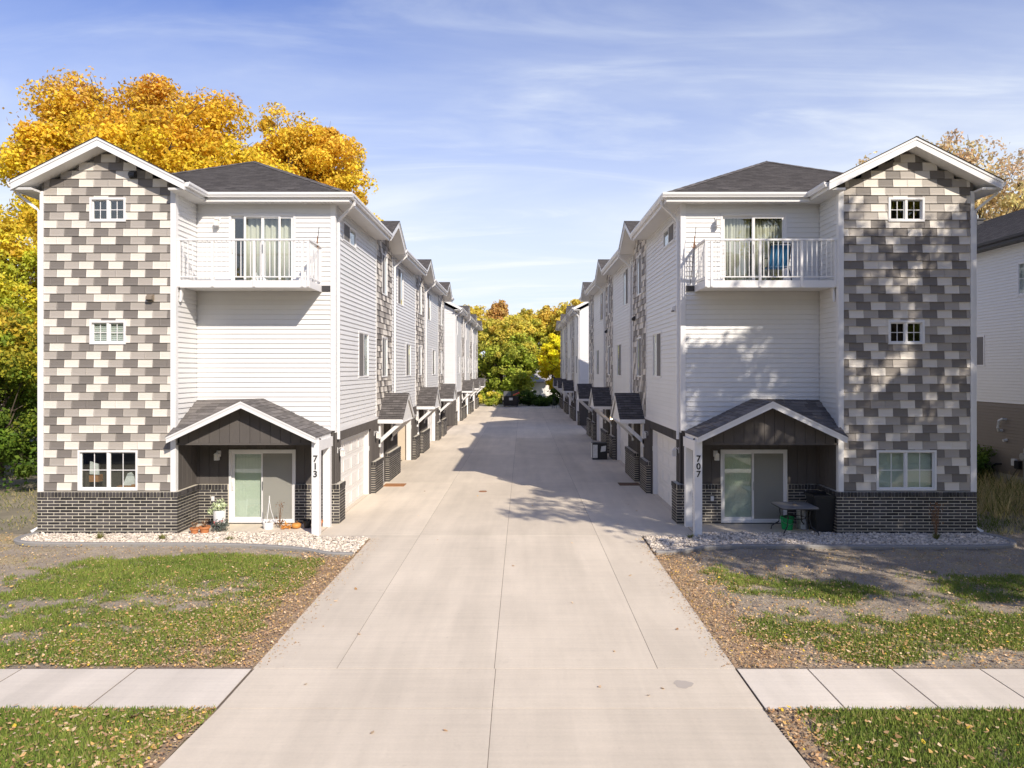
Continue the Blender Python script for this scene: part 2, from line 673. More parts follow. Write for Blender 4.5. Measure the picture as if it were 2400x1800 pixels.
def vnoise(x, y, seed=0, octaves=4):
    """value noise on arrays, about 0..1"""
    x = np.asarray(x, dtype=float)
    y = np.asarray(y, dtype=float)
    tot = np.zeros_like(x)
    amp = 1.0
    norm = 0.0
    for k in range(octaves):
        xi = np.floor(x).astype(np.int64)
        yi = np.floor(y).astype(np.int64)
        fx = x - xi
        fy = y - yi
        fx = fx * fx * (3 - 2 * fx)
        fy = fy * fy * (3 - 2 * fy)

        def h(a, b):
            n = (a * 374761393 + b * 668265263 + (seed + k * 17) * 1442695041) & 0x7fffffff
            n = ((n ^ (n >> 13)) * 1274126177) & 0x7fffffff
            return ((n ^ (n >> 16)) & 0xffff) / 65535.0
        v = (h(xi, yi) * (1 - fx) + h(xi + 1, yi) * fx) * (1 - fy) + (h(xi, yi + 1) * (1 - fx) + h(xi + 1, yi + 1) * fx) * fy
        tot += v * amp
        norm += amp
        amp *= 0.55
        x = x * 2.03 + 11.3
        y = y * 2.03 + 7.7
    return tot / norm


AX = -0.40          # x of the court's middle line


# ------------------------------------------------------------------ wall pieces
def wmap(face, const):
    """(along, outward, z) -> building space (u, y, z); F looks to the street, S looks to the court"""
    if face == 'F':
        return lambda a, d, z: (a, const - d, z)
    return lambda a, d, z: (const - d, a, z)


def wbox(mb, w, a0, a1, d0, d1, z0, z1, mi=0):
    p = w(a0, d0, z0)
    q = w(a1, d1, z1)
    mb.box(p[0], q[0], p[1], q[1], z0, z1, mi)


def wloc(side, face, const, a, d, z):
    u, y, zz = wmap(face, const)(a, d, z)
    return (AX + side * u, y, zz)


def wrot(side, face):
    return 0.0 if face == 'F' else -side * math.pi / 2


def cells(a0, a1, z0, z1, holes):
    """the parts of a strip a0..a1, z0..z1 left over by rectangular holes"""
    hs = [h for h in holes if h[0] < a1 - 1e-4 and h[1] > a0 + 1e-4 and h[2] < z1 - 1e-4 and h[3] > z0 + 1e-4]
    if not hs:
        return [(a0, a1, z0, z1)]
    h = hs[0]
    out = []
    if h[0] > a0 + 0.004:
        out += cells(a0, h[0], z0, z1, holes)
    if h[1] < a1 - 0.004:
        out += cells(h[1], a1, z0, z1, holes)
    x0, x1 = max(a0, h[0]), min(a1, h[1])
    if h[3] < z1 - 0.008:
        out += cells(x0, x1, h[3], z1, holes)
    if h[2] > z0 + 0.008:
        out += cells(x0, x1, z0, h[2], holes)
    return out


PLANK = 0.1325
TILE_H = 0.2106
TILE_W = 0.378


def unit_mesh(name, verts, faces, m):
    me = bpy.data.meshes.new(name)
    me.from_pydata(verts, [], faces)
    me.materials.append(m)
    me.update()
    return me


def plank_profile(h):
    # outward distance at heights: lapped bottom, slight step in the middle
    return [(0.0, 0.0), (0.026, 0.0), (0.0255, h * 0.10), (0.004, h * 1.0), (0.0, h * 1.0)]


def plank_mesh():
    h = PLANK
    pr = plank_profile(h)
    n = len(pr)
    vs = [(-0.5, -d, z) for d, z in pr] + [(0.5, -d, z) for d, z in pr]
    fs = [tuple(range(n)), tuple(range(2 * n - 1, n - 1, -1))] + [(i, n + i, n + (i + 1) % n, (i + 1) % n) for i in range(n)]
    return unit_mesh('siding_plank', vs, fs, M['siding'])


def tile_geo(w, h):
    """dished tile: proud rim, sunken face, bottom bevel that looks up"""
    x = w / 2
    g = 0.0022
    db, dt = 0.030, 0.009
    o = [(-x + g, 0.0), (x - g, 0.0), (x - g, h), (-x + g, h)]
    bw = min(0.022, w * 0.18)
    i = [(-x + g + bw, 0.052 * h / 0.21), (x - g - bw, 0.052 * h / 0.21), (x - g - bw * 0.8, h), (-x + g + bw * 0.8, h)]
    dep = [db, db, dt, dt]
    depi = [db - 0.0135, db - 0.0135, dt - 0.004, dt - 0.004]
    vs = [(a, 0.0, z) for a, z in o] + [(a, -d, z) for (a, z), d in zip(o, dep)] + [(a, -d, z) for (a, z), d in zip(i, depi)]
    fs = [(0, 1, 5, 4), (1, 2, 6, 5), (2, 3, 7, 6), (3, 0, 4, 7),
          (4, 5, 9, 8), (5, 6, 10, 9), (7, 4, 8, 11), (8, 9, 10, 11)]
    return vs, fs


TM = {}
for _k in 'LMD':
    _v, _f = tile_geo(TILE_W, TILE_H)
    TM[_k] = unit_mesh('shingle_tile', _v, _f, M['tile_' + _k])
PLANK_ME = plank_mesh()


def unit_box(name, m, ch=0.06):
    # unit brick: x -.5...5, z 0..1, outward -y 0..1 with chamfered face edges
    c = ch
    vs = [(-.5, 0, 0), (.5, 0, 0), (.5, 0, 1), (-.5, 0, 1), (-.5, -.75, 0), (.5, -.75, 0), (.5, -.75, 1), (-.5, -.75, 1),
          (-.5 + c * .3, -1, c), (.5 - c * .3, -1, c), (.5 - c * .3, -1, 1 - c), (-.5 + c * .3, -1, 1 - c)]
    fs = [(0, 1, 5, 4), (1, 2, 6, 5), (2, 3, 7, 6), (3, 0, 4, 7), (4, 5, 9, 8), (5, 6, 10, 9), (6, 7, 11, 10), (7, 4, 8, 11), (8, 9, 10, 11)]
    return unit_mesh(name, vs, fs, m)


BRICK_ME = unit_box('brick', M['brick'])
BOARD_ME = unit_box('board', M['board'], 0.03)


class Block:
    """one row of three houses"""

    def __init__(b, side, Y0, root):
        b.s = side
        b.Y0 = Y0
        b.root = root
        b.n_brick = 0
        b.n_plank = 0
        b.n_tile = 0

    def mesh(b, mb, name, m, parent=None, **kw):
        return mb.build(name, m, parent or b.root, side=b.s, **kw)

    # -- backing walls with openings
    def backing(b, name, face, const, a0, a1, z0, z1, holes, m, thick=0.10, parent=None):
        mb = MB()
        w = wmap(face, const)
        for c in cells(a0, a1, z0, z1, holes):
            wbox(mb, w, c[0], c[1], -thick, 0.0, c[2], c[3])
        return b.mesh(mb, name, m, parent)

    def siding(b, wall, face, const, a0, a1, z0, z1, holes, single=True, rows_shift=0.0):
        """lapped vinyl boards: single objects, or joined where they are too small"""
        far = MB()
        w = wmap(face, const)
        k = 0
        z = z0
        rot = wrot(b.s, face)
        while z < z1 - 0.01:
            ze = min(z + PLANK, z1)
            for c in cells(a0, a1, z, ze, holes):
                L = c[1] - c[0]
                H = c[3] - c[2]
                if single and b.n_plank < 300:
                    piece('siding_plank', PLANK_ME, wall, wloc(b.s, face, const, (c[0] + c[1]) / 2, 0.001, c[2]), rot,
                          (L - 0.001, 1, H / PLANK))
                    b.n_plank += 1
                else:
                    pr = plank_profile(H)
                    far.prism(pr, lambda p, kk, c=c: w(c[0] if kk == 0 else c[1], p[0] + 0.001, c[2] + p[1]))
            z = ze
            k += 1
        if far.v:
            b.mesh(far, 'plank_courses', M['siding'], wall, stuff=True)

    def bricks(b, wall, face, const, a0, a1, z0, z1, holes=(), single=True, cap=True, phase=0.0):
        """running bond with a soldier course on top; bricks stand 9 mm proud of the mortar"""
        far = MB()
        w = wmap(face, const)
        rot = wrot(b.s, face)
        rows = 12
        capz = z1 - 0.135 if cap else z1
        ch = (capz - z0) / rows
        BL = 0.316
        J = 0.019

        def put(c):
            L, H = c[1] - c[0], c[3] - c[2]
            if L < 0.02 or H < 0.02:
                return
            if single and b.n_brick < 300:
                piece('brick', BRICK_ME, wall, wloc(b.s, face, const, (c[0] + c[1]) / 2, -0.002, c[2]), rot, (L, 0.011 + R.uniform(-.001, .002), H))
                b.n_brick += 1
            else:
                wbox(far, w, c[0], c[1], -0.002, 0.009 + R.uniform(-.001, .002), c[2], c[3])
        if cap:
            n = max(1, round((a1 - a0) / 0.0865))
            sw = (a1 - a0) / n
            for i in range(n):
                for c in cells(a0 + i * sw + J / 2, a0 + (i + 1) * sw - J / 2, capz + J / 2, z1 - 0.002, holes):
                    L, H = c[1] - c[0], c[3] - c[2]
                    if single and b.n_brick < 300:
                        piece('brick', BRICK_ME, wall, wloc(b.s, face, const, (c[0] + c[1]) / 2, -0.002, c[2]), rot, (L, 0.026, H))
                        b.n_brick += 1
                    else:
                        wbox(far, w, c[0], c[1], -0.002, 0.024, c[2], c[3])
        for r in range(rows - 1, -1, -1):
            x = a0 - (0.5 * BL if r % 2 else 0.0) - phase
            while x < a1:
                c0, c1 = max(x, a0), min(x + BL, a1)
                if c1 - c0 > 0.03:
                    for c in cells(c0 + (J / 2 if c0 > a0 else 0), c1 - (J / 2 if c1 < a1 else 0), z0 + r * ch + J / 2, z0 + (r + 1) * ch - J / 2, holes):
                        put(c)
                x += BL
        if far.v:
            b.mesh(far, 'brick_courses', M['brick'], wall, stuff=True)

    def boards(b, wall, face, const, a0, a1, z0, z1, holes=(), single=True, bw=0.262):
        """vertical grooved panel boards"""
        far = MB()
        w = wmap(face, const)
        rot = wrot(b.s, face)
        x = a0
        while x < a1 - 0.02:
            xe = min(x + bw, a1)
            for c in cells(x, xe, z0, z1, holes):
                L, H = c[1] - c[0] - 0.012, c[3] - c[2]
                if L < 0.01:
                    continue
                if single:
                    piece('board', BOARD_ME, wall, wloc(b.s, face, const, (c[0] + c[1]) / 2, -0.001, c[2]), rot, (L, 0.013, H))
                else:
                    wbox(far, w, c[0] + .05, c[1] - .05, -0.001, 0.04, c[2], c[3])
            x = xe
        if far.v:
            b.mesh(far, 'board_courses', M['board'], wall, stuff=True)

    # -- windows and doors
    def room(b, parent, face, const, a0, a1, z0, z1, depth=0.7, m='interior'):
        mb = MB()
        w = wmap(face, const)
        e = 0.25
        A0, A1, Z0, Z1 = a0 - e, a1 + e, z0 - 0.06, z1 + 0.06
        t = 0.02
        wbox(mb, w, A0, A1, -depth - t, -depth, Z0, Z1)
        wbox(mb, w, A0 - t, A0, -depth, -0.105, Z0, Z1)
        wbox(mb, w, A1, A1 + t, -depth, -0.105, Z0, Z1)
        wbox(mb, w, A0, A1, -depth, -0.105, Z0 - t, Z0)
        wbox(mb, w, A0, A1, -depth, -0.105, Z1, Z1 + t)
        return b.mesh(mb, 'room_interior', M[m], parent)

    def window(b, face, const, a0, a1, z0, z1, grid=None, blind=None, glass='glass', fw=0.055, shade=(0, 1), proud=0.036):
        w = wmap(face, const)
        mb = MB()
        # outer frame
        p = proud
        wbox(mb, w, a0, a1, -0.09, p, z1 - fw, z1)
        wbox(mb, w, a0, a1, -0.09, p, z0, z0 + fw)
        wbox(mb, w, a0, a0 + fw, -0.09, p, z0 + fw, z1 - fw)
        wbox(mb, w, a1 - fw, a1, -0.09, p, z0 + fw, z1 - fw)
        am = (a0 + a1) / 2
        wbox(mb, w, am - fw * 0.55, am + fw * 0.55, -0.085, p - (0.014 if face == 'F' else .002), z0 + fw, z1 - fw)
        o = b.mesh(mb, 'window', M['trim'])
        gd = -0.02 if face == 'F' else p - .022
        for k, (g0, g1) in enumerate(((a0 + fw, am - fw * 0.55), (am + fw * 0.55, a1 - fw))):
            mb = MB()
            d = gd - ((0.018 if face == 'F' else .006) if k else 0.0)
            s = 0.026
            # sash
            sb = MB()
            for q in ((g0, g1, z1 - fw - s, z1 - fw), (g0, g1, z0 + fw, z0 + fw + s), (g0, g0 + s, z0 + fw + s, z1 - fw - s), (g1 - s, g1, z0 + fw + s, z1 - fw - s)):
                wbox(sb, w, q[0], q[1], d - 0.02, d + (0.016 if face == 'F' else .012), q[2], q[3])
            b.mesh(sb, 'sash', M['trim'], o)
            wbox(mb, w, g0 + s, g1 - s, d - 0.004, d, z0 + fw + s, z1 - fw - s)
            b.mesh(mb, 'pane', M[glass], o)
            if face == 'S' and k == 0:
                xb = MB()
                wbox(xb, w, g0 + s * .5, g1 - s * .5, d + .013, d + .016, z0 + fw + s * .5, z1 - fw - s * .5)
                b.mesh(xb, 'insect_screen', M['screen'], o)
            if grid:
                gb = MB()
                nx, nz = grid
                for i in range(1, nx):
                    x = g0 + s + (g1 - g0 - 2 * s) * i / nx
                    wbox(gb, w, x - 0.009, x + 0.009, d + 0.001, d + 0.007, z0 + fw + s, z1 - fw - s)
                for i in range(1, nz):
                    z = z0 + fw + s + (z1 - z0 - 2 * fw - 2 * s) * i / nz
                    for j in range(nx):
                        xa = g0 + s + (g1 - g0 - 2 * s) * j / nx + (0.009 if j else 0)
                        xb = g0 + s + (g1 - g0 - 2 * s) * (j + 1) / nx - (0.009 if j < nx - 1 else 0)
                        wbox(gb, w, xa, xb, d + 0.001, d + 0.0065, z - 0.009, z + 0.009)
                b.mesh(gb, 'muntin', M['trim'], o)
        if blind:
            bb = MB()
            zt = z1 - fw - 0.012
            zb = z0 + fw + (z1 - z0 - 2 * fw) * (1 - shade[1])
            n = max(3, int((zt - zb) / 0.045))
            for i in range(n):
                z = zb + (zt - zb) * i / n
                bb.prism([(0.0, 0.0), (0.012, 0.004), (0.012, 0.034), (0.0, 0.038)],
                         lambda pp, kk, z=z: w(a0 + fw if kk == 0 else a1 - fw, -0.075 - pp[0], z + pp[1]))
            b.mesh(bb, 'blind', M[blind], o)
        b.room(o, face, const, a0, a1, z0, z1)
        return o

    def slider(b, a0, a1, z0, z1, const, kind):
        """two-leaf sliding patio door in a street-facing wall"""
        w = wmap('F', const)
        fw = 0.06
        mb = MB()
        wbox(mb, w, a0, a1, -0.11, 0.03, z1 - fw, z1)
        wbox(mb, w, a0, a1, -0.11, 0.045, z0, z0 + 0.05)
        wbox(mb, w, a0, a0 + fw, -0.11, 0.03, z0 + 0.05, z1 - fw)
        wbox(mb, w, a1 - fw, a1, -0.11, 0.03, z0 + 0.05, z1 - fw)
        o = b.mesh(mb, 'sliding_door', M['trim'])
        am = (a0 + a1) / 2
        st = 0.07
        # in the picture the left leaf is the fixed bright one; work out which it is in u
        leaves = [(a0 + fw, am + st / 2, 0), (am - st / 2, a1 - fw, 1)]
        for l0, l1, k in leaves:
            on_left = (k == 1) if b.s < 0 else (k == 0)
            d = -0.045 if on_left else -0.005
            lb = MB()
            za, zb = z0 + 0.05, z1 - fw
            wbox(lb, w, l0, l1, d - 0.035, d, zb - st, zb)
            wbox(lb, w, l0, l1, d - 0.035, d, za, za + st + 0.02)
            wbox(lb, w, l0, l0 + st, d - 0.035, d, za + st + .02, zb - st)
            wbox(lb, w, l1 - st, l1, d - 0.035, d, za + st + .02, zb - st)
            leaf = b.mesh(lb, 'door_leaf', M['trim'], o)
            gb = MB()
            wbox(gb, w, l0 + st, l1 - st, d - 0.02, d - 0.014, za + st + .02, zb - st)
            b.mesh(gb, 'pane', M['greenglass' if (kind == 'low' and on_left) else 'glass'], o)
            cbm = MB()
            if kind == 'low':
                if on_left:
                    x = l0 + 0.01
                    while x < l1 - 0.02:
                        wbox(cbm, w, x, min(x + 0.088, l1 - .01), -0.135 - R.uniform(0, .004), -0.125, za, zb)
                        x += 0.09
                    b.mesh(cbm, 'blind', M['greenblind'], o)
                else:
                    wbox(cbm, w, l0 + st * .6, l1 - st * .6, d + 0.004, d + 0.007, za + st * .7, zb - st * .7)
                    sc = b.mesh(cbm, 'insect_screen', M['screenmesh'], o)
                    c2 = MB()
                    x = l0 + 0.01
                    while x < l1 - 0.02:
                        wbox(c2, w, x, min(x + 0.088, l1 - .01), -0.135 - R.uniform(0, .004), -0.125, za, zb)
                        x += 0.09
                    b.mesh(c2, 'blind', M['greenblind'], o)
            hb = MB()
            hx = l0 + st / 2 if (on_left and b.s > 0) else (l1 - st / 2 if on_left else (l0 + st / 2 if b.s > 0 else l1 - st / 2))
            zh = z0 + 1.0
            if on_left:
                hb.tube([w(hx, d + 0.002, zh - .13), w(hx, d + 0.035, zh - .1), w(hx, d + 0.045, zh), w(hx, d + 0.035, zh + .1), w(hx, d + 0.002, zh + .13)], 0.012, 6)
            else:
                wbox(hb, w, hx - .014, hx + .014, d + 0.001, d + 0.012, zh - .12, zh + .12)
            b.mesh(hb, 'handle', M['trim'] if on_left else M['steel'], o)
        if kind == 'high' and b.s < 0:
            sf = MB()
            for f in (.24, .76):
                x = a0 + (a1 - a0) * f
                wbox(sf, w, x - .03, x + .03, .004, .02, z0 + .05, z1 - fw)
            x0_, x1_ = a0 + (a1 - a0) * .24 + .03, a0 + (a1 - a0) * .76 - .03
            wbox(sf, w, x0_, x1_, .004, .02, z1 - fw - .04, z1 - fw)
            b.mesh(sf, 'screen_frame', M['trim'], o)
        if kind == 'high':
            # curtains hang behind the panes
            spans = [(0.0, 0.80)] if b.s < 0 else [(0.02, 0.47), (0.52, 1.0)]  # right door: first span is an added curtain, its paleness imitating reflections
            for f0, f1 in spans:
                c0, c1 = a0 + (a1 - a0) * f0 + .03, a0 + (a1 - a0) * f1
                n = 90
                top, bot = [], []
                cm = MB()
                for i in range(n + 1):
                    t = i / n
                    x = c0 + (c1 - c0) * t
                    d = -0.20 + 0.035 * math.sin(t * 58 + 1.3 * math.sin(t * 9)) + 0.015 * math.sin(t * 21)
                    top.append((x, d - 0.01, z1 - 0.09 - 0.025 * (0.5 + 0.5 * math.cos(t * 58 + 1.3 * math.sin(t * 9)))))
                    bot.append((x, d, z0 + 0.06))
                for i in range(n):
                    cm.poly([w(*bot[i]), w(*bot[i + 1]), w(*top[i + 1]), w(*top[i])])
                co = b.mesh(cm, 'curtain', M['curtain'], o, smooth=True)
                md = co.modifiers.new('thickness', 'SOLIDIFY')
                md.thickness = 0.004
        b.room(o, 'F', const, a0, a1, z0, z1, 1.6, 'interior')
        return o

    def lamp(b, face, const, a, z, lit=False, parent=None):
        w = wmap(face, const)
        mb = MB()
        wbox(mb, w, a - .055, a + .055, 0.0, 0.022, z - .08, z + .08)
        mb.tube([w(a, .02, z + .02), w(a, .07, z + .07), w(a, .13, z + .06), w(a, .135, z + .02)], 0.011, 6)
        # lantern cap and cage
        for (r, z0, z1) in ((.062, 0.0, .012), (.045, .012, .035), (.018, .035, .06)):
            wbox(mb, w, a - r, a + r, .135 - r, .135 + r, z + z0 - .005, z + z1 - .005)
        for sx in (-1, 1):
            for sd in (-1, 1):
                wbox(mb, w, a + sx * .05 - .005, a + sx * .05 + .005, .135 + sd * .05 - .005, .135 + sd * .05 + .005, z - .15, z - .005)
        wbox(mb, w, a - .055, a + .055, .08, .19, z - .165, z - .15)
        o = b.mesh(mb, 'wall_lamp', M['trim'], parent)
        gb = MB()
        wbox(gb, w, a - .043, a + .043, .092, .178, z - .149, z - .006)
        b.mesh(gb, 'lamp_glass', M['bulb'] if lit else M['lampglass'], o)
        return o

    def vent(b, face, const, a, z, m='brown'):
        w = wmap(face, const)
        mb = MB()
        wbox(mb, w, a - .09, a + .09, 0.0, .035, z - .085, z + .09)
        mb.prism([(0.035, .08), (0.11, .03), (0.12, -.05), (0.035, -.05)], lambda p, k: w(a - .075 if k == 0 else a + .075, p[0], z + p[1]))
        wbox(mb, w, a - .07, a + .07, .036, .10, z - .075, z - .052, 1)
        return b.mesh(mb, 'vent_hood', [M[m], M['black']])

    def box_fitting(b, name, face, const, a, z, wd, ht, dp, m='trim'):
        w = wmap(face, const)
        mb = MB()
        wbox(mb, w, a - wd / 2, a + wd / 2, 0, dp, z - ht / 2, z + ht / 2)
        wbox(mb, w, a - wd * .3, a + wd * .3, dp, dp + .006, z - ht * .36, z + ht * .36)
        return b.mesh(mb, name, M[m], bevel=0.004)

    def trim_post(b, name, u0, u1, y0, y1, z0, z1, m='trim', parent=None):
        mb = MB()
        mb.box(u0, u1, y0, y1, z0, z1)
        return b.mesh(mb, name, M[m], parent)

    def downspout(b, pts, wd=0.075, dp=0.055):
        mb = MB()
        mb.tube(pts, wd * 0.62, 4)
        mb.tube([pts[0], (pts[0][0], pts[0][1], pts[0][2] + 0.07)], wd * 0.8, 4)
        return b.mesh(mb, 'downspout', M['trim'])


def courses(mb, poly, pitch=0.145, lift=0.013, base=0.004):
    """stepped shingle courses on a flat convex polygon whose first edge is the eave"""
    P = [Vector(p) for p in poly]
    e = (P[1] - P[0]).normalized()
    nrm = None
    for i in range(2, len(P)):
        c = e.cross(P[i] - P[0])
        if c.length > 1e-4:
            nrm = c.normalized()
            break
    if nrm.z < 0:
        nrm = -nrm
    up = nrm.cross(e)
    if up.z < 0:
        up = -up
    Q = [((p - P[0]).dot(e), (p - P[0]).dot(up)) for p in P]
    vmax = max(q[1] for q in Q)

    def clip(q, lo, sign):
        out = []
        for i in range(len(q)):
            a, c = q[i], q[(i + 1) % len(q)]
            da, dc = sign * (a[1] - lo), sign * (c[1] - lo)
            if da >= 0:
                out.append(a)
            if (da >= 0) != (dc >= 0):
                t = da / (da - dc)
                out.append((a[0] + (c[0] - a[0]) * t, a[1] + (c[1] - a[1]) * t))
        return out
    k = 0
    v = 0.0
    while v < vmax - 1e-3:
        q = clip(clip(Q, v, 1), v + pitch, -1)
        if len(q) >= 3:
            def at(p, hh):
                return P[0] + e * p[0] + up * p[1] + nrm * hh
            mb.poly([at(p, base + lift * (1 - (p[1] - v) / pitch)) for p in q], 0, [(p[0], p[1]) for p in q])
            low = [p for p in q if abs(p[1] - v) < 1e-4]
            if len(low) >= 2:
                a, c = min(low), max(low)
                mb.poly([at(a, 0), at(c, 0), at(c, base + lift), at(a, base + lift)], 0, [(a[0], v + .001), (c[0], v + .001), (c[0], v + .002), (a[0], v + .002)])
        v += pitch
        k += 1


def tabs(b, parent, poly, pitch=0.145, width=0.30, lift=0.012, edir=None):
    """the same, but every shingle is an object"""
    P = [Vector(p) for p in poly]
    e = (Vector(edir) if edir is not None else P[1] - P[0]).normalized()
    nrm = (P[1] - P[0]).cross(P[2] - P[0]).normalized()
    if nrm.z < 0:
        nrm = -nrm
    e = (e - nrm * e.dot(nrm)).normalized()
    up = nrm.cross(e)
    if up.z < 0:
        up = -up
    Q = [((p - P[0]).dot(e), (p - P[0]).dot(up)) for p in P]

    def clip(q, ax, lo, sign):
        out = []
        for i in range(len(q)):
            a, c = q[i], q[(i + 1) % len(q)]
            da, dc = sign * (a[ax] - lo), sign * (c[ax] - lo)
            if da >= 0:
                out.append(a)
            if (da >= 0) != (dc >= 0):
                t = da / (da - dc)
                out.append(tuple(a[i2] + (c[i2] - a[i2]) * t for i2 in (0, 1)))
        return out
    vmax = max(q[1] for q in Q)
    x0, x1 = min(q[0] for q in Q), max(q[0] for q in Q)
    v, k = 0.0, 0
    while v < vmax - 0.01:
        x = x0 - width * R.choice((0.15, 0.5, 0.75, 0.33))
        row = clip(clip(Q, 1, v, 1), 1, v + pitch, -1)
        while x < x1 and len(row) >= 3:
            wd = width * R.choice((0.7, 1.0, 1.25))
            q = clip(clip(row, 0, x, 1), 0, x + wd - 0.004, -1)
            x += wd
            if len(q) < 3:
                continue
            lf = lift * R.choice((0.7, 1.0, 1.45))
            mb = MB()
            n = len(q)
            top = [P[0] + e * p[0] + up * p[1] + nrm * (0.004 + lf * (1.0 - 0.8 * (p[1] - v) / pitch)) for p in q]
            bot = [P[0] + e * p[0] + up * p[1] + nrm * 0.002 for p in q]
            mb.solid(bot + top, [tuple(range(n - 1, -1, -1)), tuple(range(n, 2 * n))] + [(i, (i + 1) % n, n + (i + 1) % n, n + i) for i in range(n)])
            b.mesh(mb, 'shingle', M['shingle'], parent)
        v += pitch
        k += 1


# tile colours read row by row off the two towers, eave row first, left to right in the picture
ROWS_LEFT = '''MDDLMMLDLD MLMDLDLMD LLDMLDMDLM DMDLLMLMD DMLDMDLDLD LMLMLDMDL DMDLDMLLMM LLDMLDMDL MDMLDDMLMD MLDMLMLDM
LDMLDLDMLL MLDLMMLDM DDLMDLDMLD LMDLDMDDL LDMMLLMLMD MDLDMDMDL DMLDMLDLMD LDMLDLMDD MLMDMLDLML DDLMMLMDL DLMDMLDLDM
MDMLDLMML LDLDLMDLDD MLMMDLMDM LDMDLDDLML MLDLMLMDL DDLMDMDLMD LMDDLLMLD MDMLMDMDLM DLDMLMLDD LDMLLDLDML MLMDMDMLM
MDLDLMLLDD LDMLMLDML DMLMLDMLMD LMMDLLMLD MDLMLDLDML DLDMLDMLD'''.split()
ROWS_RIGHT = '''LMLDLLMDML MDLMMDMLD DLDMLDMDML LMLMLMMLD DMMLMDMDLD MLDLMDLMD LMDMDLDLLM DLDLMDMDL DMLDLDLLMM LMMDDDMDL
DDLLDLDLDL LMMDMDMMM DDMLMLDLDL MLDLDMDLM LDMDMDLMDD MDLMLMDML DLMDLMDLDM MDLLMLMLL MLMLMDMLDD DMDMLMDMM MDLDMDLMDM
LDLMLMDLM DLMDMDLMDL MDLDLMDLM MLDMMDLMDL MMLDLMDLD LLMDMDLDML MDMMLDMLD DLDLDLDLMD MLLMDMMDL LDMDMLDLML
MLDLMDMDM MDLMDLMLLM LDDLMLDMD DMLDLMDMLD LMDLMDLDL MDLMLDMMDM DLMDLMDLM'''.split()

U_IN, U_OUT = 8.54, 11.97          # tower, inner and outer edge
U_C = 4.76                         # court wall
Y_T, Y_R = 18.10, 19.30            # tower face, recessed face
U_P = (U_IN + U_OUT) / 2 + 0.03    # tower ridge
EAVE_U = (4.26, 12.47)
Z_E = 8.96
PITCH = 0.5
Z_S = 2.55                         # bottom of the white siding
PERIOD = 9.05
Y_BACK = 3 * PERIOD


def rake_roof(b, name, uc, half, zp, y0, y1, over=0.012, thick=0.20, axis='y'):
    """chevron roof slab with white underside and fascia, shingle courses on top"""
    ze = zp - half * PITCH

    def f(u, v, z):
        return (u, v, z) if axis == 'y' else (v, u, z)
    mb = MB()
    for sg in (-1, 1):
        prof = [(uc, zp), (uc + sg * half, ze), (uc + sg * half, ze - thick), (uc, zp - thick)]
        mb.prism(prof, lambda p, k: f(p[0], y0 + 0.03 if k == 0 else y1, p[1]))
    slab = b.mesh(mb, name, M['soffit'])
    fb = MB()
    for sg in (-1, 1):
        prof = [(uc, zp + 0.012), (uc + sg * (half + .01), ze + 0.007), (uc + sg * (half + .01), ze - thick - 0.02), (uc, zp - thick - 0.015)]
        fb.prism(prof, lambda p, k: f(p[0], y0 if k == 0 else y0 + 0.028, p[1]))
        prof = [(uc, zp + 0.014), (uc + sg * (half + .01), ze + 0.009), (uc + sg * (half + .01), ze - 0.055), (uc, zp - 0.05)]
        fb.prism(prof, lambda p, k: f(p[0], y0 - 0.018 if k == 0 else y0 - 0.001, p[1]))
    b.mesh(fb, 'fascia', M['trim'], slab)
    cb_ = MB()
    for sg in (-1, 1):
        hh = half + 0.03
        q = [f(uc + sg * hh, y0 - 0.03, zp - hh * PITCH + .014), f(uc + sg * hh, y1, zp - hh * PITCH + .014), f(uc, y1, zp + .014), f(uc, y0 - 0.03, zp + .014)]
        courses(cb_, q)
        # drip edge so that the shingles have thickness from below
        cb_.prism([(uc, zp + .013), (uc + sg * hh, zp - hh * PITCH + .013), (uc + sg * hh, zp - hh * PITCH + .034), (uc, zp + .034)],
                  lambda p, k: f(p[0], y0 - 0.03 if k == 0 else y0 - 0.022, p[1]))
    b.mesh(cb_, 'shingle_courses', M['roof'], slab, stuff=True)
    return slab


def gutter(b, p0, p1, out):
    """K-style gutter along p0..p1 (building space), out = horizontal unit vector to the outside"""
    p0, p1, out = Vector(p0), Vector(p1), Vector(out)
    prof = [(0, 0), (0.075, 0.0), (0.085, 0.03), (0.11, 0.065), (0.115, 0.105), (0.115, 0.125), (0.10, 0.125), (0.10, 0.11), (0.0, 0.11)]
    mb = MB()
    mb.prism(prof, lambda p, k: (p0 if k == 0 else p1) + out * p[0] + Vector((0, 0, p[1])))
    return b.mesh(mb, 'gutter', M['trim'])


def soffit_boards(b, u0, u1, y0, y1, z, along, fascia=None):
    """eave box with narrow grooved boards underneath"""
    mb = MB()
    if along == 'y':
        y = y0
        while y < y1 - .01:
            ye = min(y + .1, y1)
            mb.box(u0, u1, y + .010, ye - .010, z, z + .022)
            y = ye
    else:
        u = u0
        while u < u1 - .01:
            ue = min(u + .1, u1)
            mb.box(u + .010, ue - .010, y0, y1, z, z + .022)
            u = ue
    mb.box(u0 + .001, u1 - .001, y0 + .001, y1 - .001, z + .0215, z + .05)
    return b.mesh(mb, 'soffit', M['soffit'])


